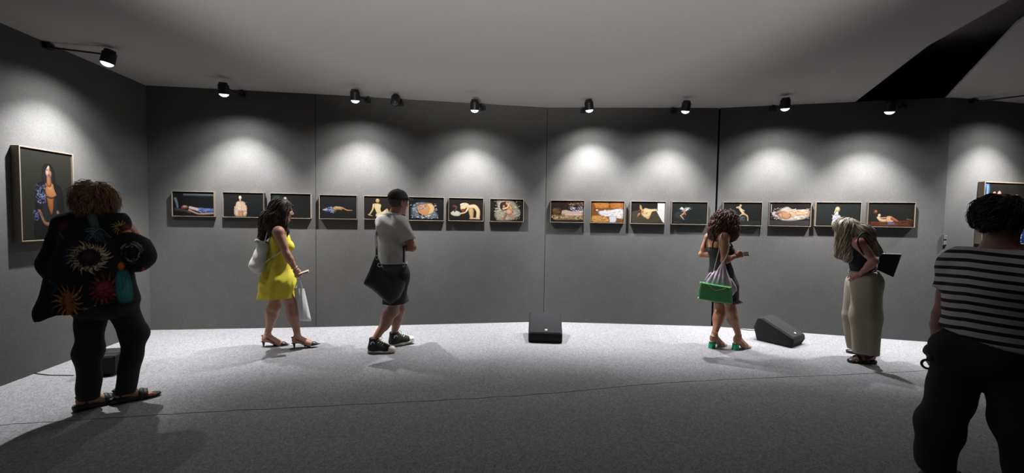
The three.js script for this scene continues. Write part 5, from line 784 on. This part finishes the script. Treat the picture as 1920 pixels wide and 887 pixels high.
// ---------------------------------------------------------------- woman in the printed jacket
{
  const { root, L, G, at, turn } = person(212, 759, 'brown-haired woman in a loose flower-printed dark jacket seen from behind');
  const F = V(.72, 0, -.69), R = V(.69, 0, .72), hh = .035;
  const fL = footFrame(G(148, 771), G(210, 753), 0, .002), fR = footFrame(G(217, 757), G(287, 743), .02, .002);
  const j = { fwd: F, pelvis: L(190, 560), waist: L(180, 510), chest: L(172, 458), neck: L(172, 402, -.02), head: L(178, 374, -.03), shR: L(217, 420, .08), shL: L(128, 424, -.1), hipR: L(224, 564, .04), hipL: L(174, 564, -.06) };
  const el = L(259, 481, .12), wr = L(254, 440, -.0), elL = L(112, 490, -.1), wrL = L(132, 535, -.2);
  const anL = through(fL, .045, .1 + hh, 0), anR = through(fR, .045, .1 + hh, 0), knL = L(166, 658, -.03), knR = L(253, 628, .01);
  const tr = trunk(j, 1.08, { bust: .065 });
  const body = U([tr, cap(j.neck.clone().add(V(0, -.03, 0)), j.head.clone().add(V(-.0, -.05, 0)), .06, .055, .03), arm(j.shR, el, wr), arm(j.shL, elL, wrL), leg(j.hipL, knL, anL, V(-.7, 0, .6), .86), leg(j.hipR, knR, anR, V(-.7, 0, .6), .86)]);
  const gs = [skinOf(body, .0115)];
  addHead(null, gs, j.head, V(.6, .02, -.8), up, .97, root);
  gs.push(placedHand(wr, L(246, 424, -.06).sub(wr), V(.75, .1, .65), 1, .9, .5, .95), placedHand(wrL, V(.5, -.6, -.5), V(-.6, 0, .6), -1, .5, .4, .95));
  gs.push(footGeo(hh, true).applyMatrix4(fL), footGeo(hh, true).applyMatrix4(fR));
  mesh('body', join(gs), skinMat(.40, .2, .12), root);
  // printed jacket: the cloth's own print, laid out on its back panel in metres
  const x0 = L(75, 500).x, x1 = L(290, 500).x, y0 = L(180, 600).y, y1 = L(180, 395).y;
  const print = canvas(1024, 1024, (x, W0, H0) => {
    ground(x, W0, H0, '#0d0c10', '#15131a');
    const X = px => (px - 75) / 215 * W0, Y = py => (py - 395) / 205 * H0;
    const burst = (cx, cy, rx, ry, n, inner, cols, wdt) => { for (let i = 0; i < n; i++) { const a = i / n * 6.283 + rr(-.06, .06), r0 = inner * rr(.9, 1.1), r1 = rr(.8, 1.12); limb(x, [[X(cx) + Math.cos(a) * rx * r0, Y(cy) + Math.sin(a) * ry * r0], [X(cx) + Math.cos(a + .12) * rx * (r0 + r1) / 2, Y(cy) + Math.sin(a + .12) * ry * (r0 + r1) / 2], [X(cx) + Math.cos(a) * rx * r1, Y(cy) + Math.sin(a) * ry * r1]], wdt * rr(.7, 1.2), 2, cols[i % cols.length]); } };
    shape(x, [[X(120), Y(455)], [X(145), Y(448)], [X(140), Y(490)], [X(118), Y(495)]], '#232838');
    burst(163, 478, 190, 150, 44, .55, ['#b5aa8a', '#9a8e70', '#d0c49e', '#7e765e'], 13); burst(163, 478, 120, 92, 30, .6, ['#1a1210', '#2a1a14'], 12); oval(x, X(163), Y(478), 84, 62, '#1c120e');
    shape(x, [[X(160), Y(398)], [X(172), Y(396)], [X(182), Y(420)], [X(178), Y(432)], [X(166), Y(424)]], '#3f5055'); for (let i = 0; i < 14; i++) limb(x, [[X(rr(155, 178)), Y(rr(422, 448))], [X(rr(160, 195)), Y(rr(424, 452))], [X(rr(165, 205)), Y(rr(430, 456))]], 7, 4, ['#56707a', '#3a4c56', '#26323e'][i % 3]);
    burst(188, 538, 150, 150, 15, .15, ['#7e1c26', '#96242e', '#5c141e'], 30); oval(x, X(188), Y(536), 88, 84, '#801e28'); burst(188, 538, 60, 60, 10, .2, ['#a43038', '#5e161e'], 8);
    shape(x, [[X(212), Y(506)], [X(232), Y(505)], [X(241), Y(563)], [X(216), Y(565)]], '#1f6468'); for (let i = 0; i < 20; i++) limb(x, [[X(rr(214, 236)), Y(rr(508, 530))], [X(rr(216, 240)), Y(rr(535, 562))]], 4, 2, ['#2c7c7e', '#184e54'][i % 2]);
    burst(124, 555, 160, 190, 16, .25, ['#b0742c', '#9a6022', '#c88a3a'], 17); oval(x, X(122), Y(556), 40, 60, '#8a5a1e'); shape(x, [[X(124), Y(530)], [X(117), Y(556)], [X(126), Y(584)], [X(134), Y(560)]], '#a8702a');
    oval(x, X(220.5), Y(496.5), 36, 42, '#b0561c'); burst(220, 425, 90, 70, 14, .3, ['#b09a4c', '#8c7a3a'], 9); oval(x, X(233), Y(428), 60, 50, '#5a1c20');
    for (let i = 0; i < 30; i++) { const a = rr(0, 6.28), r = rr(40, 120); limb(x, [[X(240) + Math.cos(a) * r, Y(472) + Math.sin(a) * r * .9], [X(240) + Math.cos(a + .5) * r, Y(472) + Math.sin(a + .5) * r * .9]], 10, 5, ['#7e8a80', '#56625c', '#9aa294', '#3a443e'][i % 4]); } oval(x, X(246), Y(470), 42, 46, '#121414');
    shape(x, [[X(108), Y(420)], [X(126), Y(416)], [X(122), Y(430)], [X(106), Y(432)]], '#4a1c1e'); limb(x, [[X(110), Y(435)], [X(118), Y(446)]], 12, 6, '#474e60'); for (let i = 0; i < 26; i++) limb(x, [[X(rr(150, 220)), Y(rr(560, 590))], [X(rr(150, 222)), Y(rr(565, 596))]], 6, 3, ['#5f6a66', '#8b8a70', '#2c3a3a'][i % 3]);
    shape(x, [[X(262), Y(500)], [X(270), Y(512)], [X(268), Y(535)], [X(260), Y(520)]], '#a8442c'); limb(x, [[X(92), Y(520)], [X(104), Y(530)], [X(94), Y(544)]], 16, 9, '#26304a');
    for (let i = 0; i < 40; i++) limb(x, [[X(rr(85, 150)), Y(rr(450, 590))], [X(rr(85, 150)), Y(rr(450, 590))]].map((p, k, a) => k ? [a[0][0] + rr(-30, 30), a[0][1] + rr(-30, 30)] : p), 5, 3, ['#20263a', '#2a1c22', '#1c2c2e'][i % 3]);
  });
  const kuv = (x, y, z) => [(x - x0) / (x1 - x0), (y - y0) / (y1 - y0)];
  const kf = (x, y, z) => { const t = Math.min(1, Math.max(0, (j.chest.y + .1 - y) / .5)); return .012 * t * Math.sin(17 * x + 13 * z + 2 * y) + .006 * Math.sin(22 * y + 15 * x) * Math.sin(18 * x + 8 * z); };
  const hemY = (x) => L(180, 566).y - .09 * Math.max(0, Math.min(1, (L(175, 580).x - x) / .25));
  const coat = cutBy(grow(U([tr, cap(j.chest, L(174, 520), .175, .22, .08, F, 1.2), cap(L(175, 510), L(176, 592), .222, .252, .08, F, 1.15), cap(L(140, 520), L(112, 585), .09, .1, .08), cap(lerp(j.neck, j.shR, .5), j.shR, .06, .072, .06), cap(lerp(j.neck, j.shL, .5), j.shL, .06, .072, .06), cap(j.neck.clone().add(V(-.01, -.02, .01)), j.chest, .075, .14, .06)]), .016, kf), (x, y, z) => hemY(x) + .012 * Math.sin(20 * x + 9 * z) - y, below(j.neck.y + .015));
  const slv = (a, b, c, r1, r2, r3) => grow(U([cap(a, b, r1, r2, .06), cap(b, lerp(b, c, .55), r2, r3, .05)]), .006, kf);
  const cutR = half(lerp(el, wr, .6), wr.clone().sub(el).normalize()), kim = U([coat, cutBy(slv(j.shR, el, wr, .085, .088, .078), cutR), slv(j.shL, elL, wrL, .085, .1, .1), cap(L(262, 484, .12), L(257, 494, .14), .055, .05, .05)]);
  mesh('jacket', skinOf(kim, .011, null, kuv), new THREE.MeshStandardMaterial({ map: print, color: lin(1, 1, 1), roughness: .95, side: THREE.DoubleSide }), root);
  const hem = []; for (let i = 0; i < 60; i++) { const a = i / 60 * 6.283, p = L(174, 575).add(V(0, 0, 0)).addScaledVector(F, .2 * Math.cos(a)).addScaledVector(R, .25 * Math.sin(a)); p.y = hemY(p.x) + .015; hem.push(tube([p, p.clone().add(V(rr(-.012, .012), -.025, rr(-.01, .01))), p.clone().add(V(rr(-.02, .02), -.045, rr(-.02, .02)))], .006, 4, 4)); }
  const trs = cutBy(grow(U([tr[0], tr[5], tr[6], tr[7], cap(j.hipL, knL, .094, .072, .02), cap(knL, L(167, 750, -.03), .072, .06, .05), cap(j.hipR, knR, .098, .074, .02), cap(knR, L(234, 742, .0), .072, .056, .05)]), .006, (x, y, z) => .005 * Math.sin(26 * y + 12 * x) * Math.sin(14 * z + 22 * x)), above(.075));
  mesh('trousers', skinOf(trs, .01), clothMat(.011, .009, .011), root);
  const hd = j.head, hairF = U([ell(hd.clone().add(V(-.006, .03, .01)), .1, .097, .104, .05), ell(L(162, 380, .03), .058, .07, .07, .05), ell(L(197, 380, .03), .056, .07, .07, .05), ell(L(178, 394, .05), .08, .035, .05, .05)]);
  mesh('hair', hairGeo(field(hairF, (x, y, z) => hairF.f(x, y, z) - .006 * Math.sin(50 * x) * Math.sin(44 * y) * Math.sin(50 * z)), .0095, { locks: 1500, len: [.05, .13], step: .011, lift: [-.002, .026], r: [.0012, .0028], tone: [.6, 1.8], curl: .006, twist: 1.3, flare: 1.5, tip: .9, flow: q => V(q.x > hd.x ? .25 : -.3, -1, .1) }), hairMat(.16, .085, .042, .7), root);
  const blk = std(lin(.012, .011, .011), .6);
  for (const m of [fL, fR]) {
    const s = mesh('sandal', skinOf(cutBy(U([cap(V(.005, .03, 0), V(.06, .028, 0), .042, .04, .02), cap(V(.05, .022, 0), V(.14, .014, 0), .04, .042, .03, V(0, 1, 0), 1.6), cap(V(.14, .012, 0), V(.235, .012, 0), .046, .036, .02, V(0, 1, 0), 2)]), above(0), (x, y) => y - (.044 - .1 * Math.max(0, x - .04))), .006).applyMatrix4(m), blk, root);
    for (const [x, y] of [[.175, .055], [.15, .064]]) mesh('strap', new THREE.TorusGeometry(.046, .008, 6, 30, Math.PI).scale(1, (y - .012) / .046, 2.2).rotateY(Math.PI / 2).translate(x, .02, 0).applyMatrix4(m), blk, s);
    mesh('ankle_strap', tube([V(.03, .05, .042), V(.035, .115, .04), V(.09, .125, 0), V(.035, .115, -.04), V(.03, .05, -.042)], .008, 6, 24).applyMatrix4(m), blk, s);
    mesh('heel_strap', tube([V(.06, .1, .042), V(.01, .105, .03), V(-.012, .1, 0), V(.01, .105, -.03), V(.06, .1, -.042)], .008, 6, 24).applyMatrix4(m), blk, s);
  }
}
// ---------------------------------------------------------------- woman in the striped shirt, close to the camera
{
  const wx = 2.49, wz = -2.2, D = Math.hypot(wx, wz), turn = Math.atan2(-wx, -wz), inv = new THREE.Quaternion().setFromAxisAngle(up, -turn);
  const root = thing('person', 'short-haired woman in a striped top and wide black trousers seen from behind', 'person', V(wx, 0, wz), turn);
  const L = (x, y, z = 0) => { const d = ray(x, y).applyQuaternion(inv), t = (z - D) / d.z; return V(d.x * t, EYE + d.y * t, z); };
  const at = l => l.clone().applyAxisAngle(up, turn).add(V(wx, 0, wz));
  const F = V(.45, 0, -.89).normalize(), R = V(.89, 0, .45).normalize(), hh = .02;
  const hL = L(1735, 940, .02).setY(0), hR = L(1912, 940, -.02).setY(0);
  const fL = footFrame(hL, hL.clone().add(V(.1, 0, -.2)), 0), fR = footFrame(hR, hR.clone().add(V(.12, 0, -.2)), 0);
  const j = { fwd: F, pelvis: L(1846, 640), waist: L(1850, 600), chest: L(1858, 540), neck: L(1873, 462, .0), head: L(1878, 409, -.02), shR: L(1950, 500, .07), shL: L(1794, 498, -.08), hipR: L(1888, 650, .03), hipL: L(1806, 650, -.04) };
  const elL = L(1766, 590, -.03), wrL = L(1758, 655, -.06), el = L(1962, 590, .12), wr = L(1972, 590, -.14);
  const anL = through(fL, .045, .1 + hh, 0), anR = through(fR, .045, .1 + hh, 0), knL = L(1762, 800, .0), knR = L(1914, 800, .0);
  const tr = trunk(j, 1.06, { bust: .065 });
  const body = U([tr, cap(j.neck.clone().add(V(0, -.03, 0)), j.head.clone().add(V(.01, -.05, 0)), .064, .058, .035), arm(j.shR, el, wr, 1.05), arm(j.shL, elL, wrL, 1.05), leg(j.hipL, knL, anL, V(-.4, 0, .9), .9), leg(j.hipR, knR, anR, V(-.4, 0, .9), .9)]);
  const gs = [skinOf(body, .0105)];
  addHead(null, gs, j.head, V(.62, -.06, -.76), up, 1, root);
  gs.push(placedHand(wrL, L(1748, 680, -.07).sub(wrL), V(-.8, 0, .5), -1, .8, .5, .95), placedHand(wr, V(-.1, .2, -.9), V(.6, .2, .3), 1, .7, .5, .95), footGeo(hh).applyMatrix4(fL), footGeo(hh).applyMatrix4(fR));
  mesh('body', join(gs), skinMat(.27, .13, .1), root);
  const stripe = canvas(64, 512, (x, W0, H0) => { x.fillStyle = '#b4b2b2'; x.fillRect(0, 0, W0, H0); x.fillStyle = '#131114'; x.fillRect(0, H0 * .3, W0, H0 * .42); }); stripe.wrapS = stripe.wrapT = THREE.RepeatWrapping;
  const per = .0435, suv = (x, y, z) => { const dx = x - j.neck.x, dz = z - j.neck.z; return [dx * 2, (y + .12 * Math.max(0, Math.abs(dx) - .1) + .02 * dx - .02 * Math.sin(8 * dx + 1) * 0 + .006 * Math.sin(9 * x + 5 * y)) / per]; };
  const sf = (x, y, z) => .005 * Math.sin(18 * y + 9 * x) * Math.sin(10 * x + 6 * z) + .003 * Math.sin(34 * y - 14 * x);
  const slv = (a, b, t) => { const e = lerp(a, b, t), d = b.clone().sub(a).normalize(); return cutBy(grow(cap(a, lerp(a, b, t + .2), .062, .064, .05), .008, sf), half(e, d)); };
  const hemA = L(1775, 612), hemB = L(1920, 655), hemN = V(-(hemB.y - hemA.y), hemB.x - hemA.x, 0).normalize().negate();
  const shirt = U([cutBy(grow(U([tr, cap(j.chest, L(1850, 645), .148, .17, .06, F, 1.15), cap(lerp(j.neck, j.shL, .5), j.shL, .05, .06, .05), cap(lerp(j.neck, j.shR, .5), j.shR, .05, .06, .05)]), .017, sf), half(hemA, hemN), (x, y, z) => y - (j.neck.y - .012 - .0 * x)), slv(j.shL, elL, .5), slv(j.shR, el, .5)]);
  mesh('striped_top', skinOf(cutBy(shirt, below(j.neck.y - .008)), .0095, null, suv), new THREE.MeshStandardMaterial({ map: stripe, color: lin(.85, .85, .85), roughness: .95 }), root);
  const tf = (x, y, z) => .008 * Math.sin(15 * x + 10 * z + 4 * y) * Math.sin(8 * y + 3) + .004 * Math.sin(30 * y + 16 * x);
  const trs = cutBy(grow(U([tr[0], tr[5], tr[6], tr[7], cap(L(1849, 628), L(1845, 662), .135, .15, .06, F, 1.2), cap(L(1796, 680, -.02), knL, .104, .088, .015), cap(knL, lerp(knL, anL, .9), .088, .076, .05), cap(L(1893, 680), knR, .106, .09, .015), cap(knR, lerp(knR, anR, .9), .09, .076, .05)]), .008, tf), above(.09), (x, y, z) => y - L(1846, 617).y + .04 * (x - j.pelvis.x));
  mesh('trousers', skinOf(trs, .0105), clothMat(.01, .009, .011), root);
  const h = j.head, hairF = U([ell(h.clone().add(V(-.012, .028, .015)), .088, .088, .1, .05), ell(L(1866, 403, .05), .065, .068, .07, .05)]);
  mesh('hair', hairGeo(field(hairF, (x, y, z) => Math.max(hairF.f(x, y, z) - .004 * Math.sin(60 * x) * Math.sin(60 * y), L(1870, 440).y - y)), .009, { locks: 700, len: [.05, .12], step: .012, lift: [-.002, .015], r: [.002, .0045], tone: [.6, 1.5], curl: .008, twist: 1.1, flare: 1.3, flow: q => V(q.x > h.x ? .5 : -.5, -.7, .3) }), hairMat(.016, .011, .01, .6), root);
  for (const m of [fL, fR]) { const s = mesh('shoe', skinOf(cutBy(U([cap(V(.02, .05, 0), V(.17, .04, 0), .046, .042, .04), cap(V(.17, .036, 0), V(.24, .032, 0), .042, .03, .02)]), above(.014)), .007).applyMatrix4(m), M.black, root); mesh('sole', skinOf(cutBy(U([cap(V(.02, .012, 0), V(.23, .012, 0), .048, .042, .02, V(0, 1, 0), 2)]), above(0), below(.02)), .006).applyMatrix4(m), M.black, s); }
  const pc = thing('pouch_bag', 'small black pouch with a ring handle at the hip of the striped shirt', 'bag', V(wx, 0, wz), turn);
  mesh('pouch', skinOf(grow(U([cap(L(1746, 655, .02), L(1752, 668, .03), .028, .03, .03), cap(L(1736, 659, .02), L(1750, 656, .03), .01, .022, .02)]), .002), .006), std(lin(.013, .012, .013), .55), pc);
  const rp = L(1739, 683, .02); mesh('ring_handle', new THREE.TorusGeometry(.024, .0065, 8, 26).translate(rp.x, rp.y, rp.z), M.black, pc);
  mesh('cord', tube([L(1742, 662, .03), L(1739, 670, .02), rp.clone().add(V(0, .022, 0))], .005, 6, 12), M.black, pc);
}
renderer.render(scene, camera);
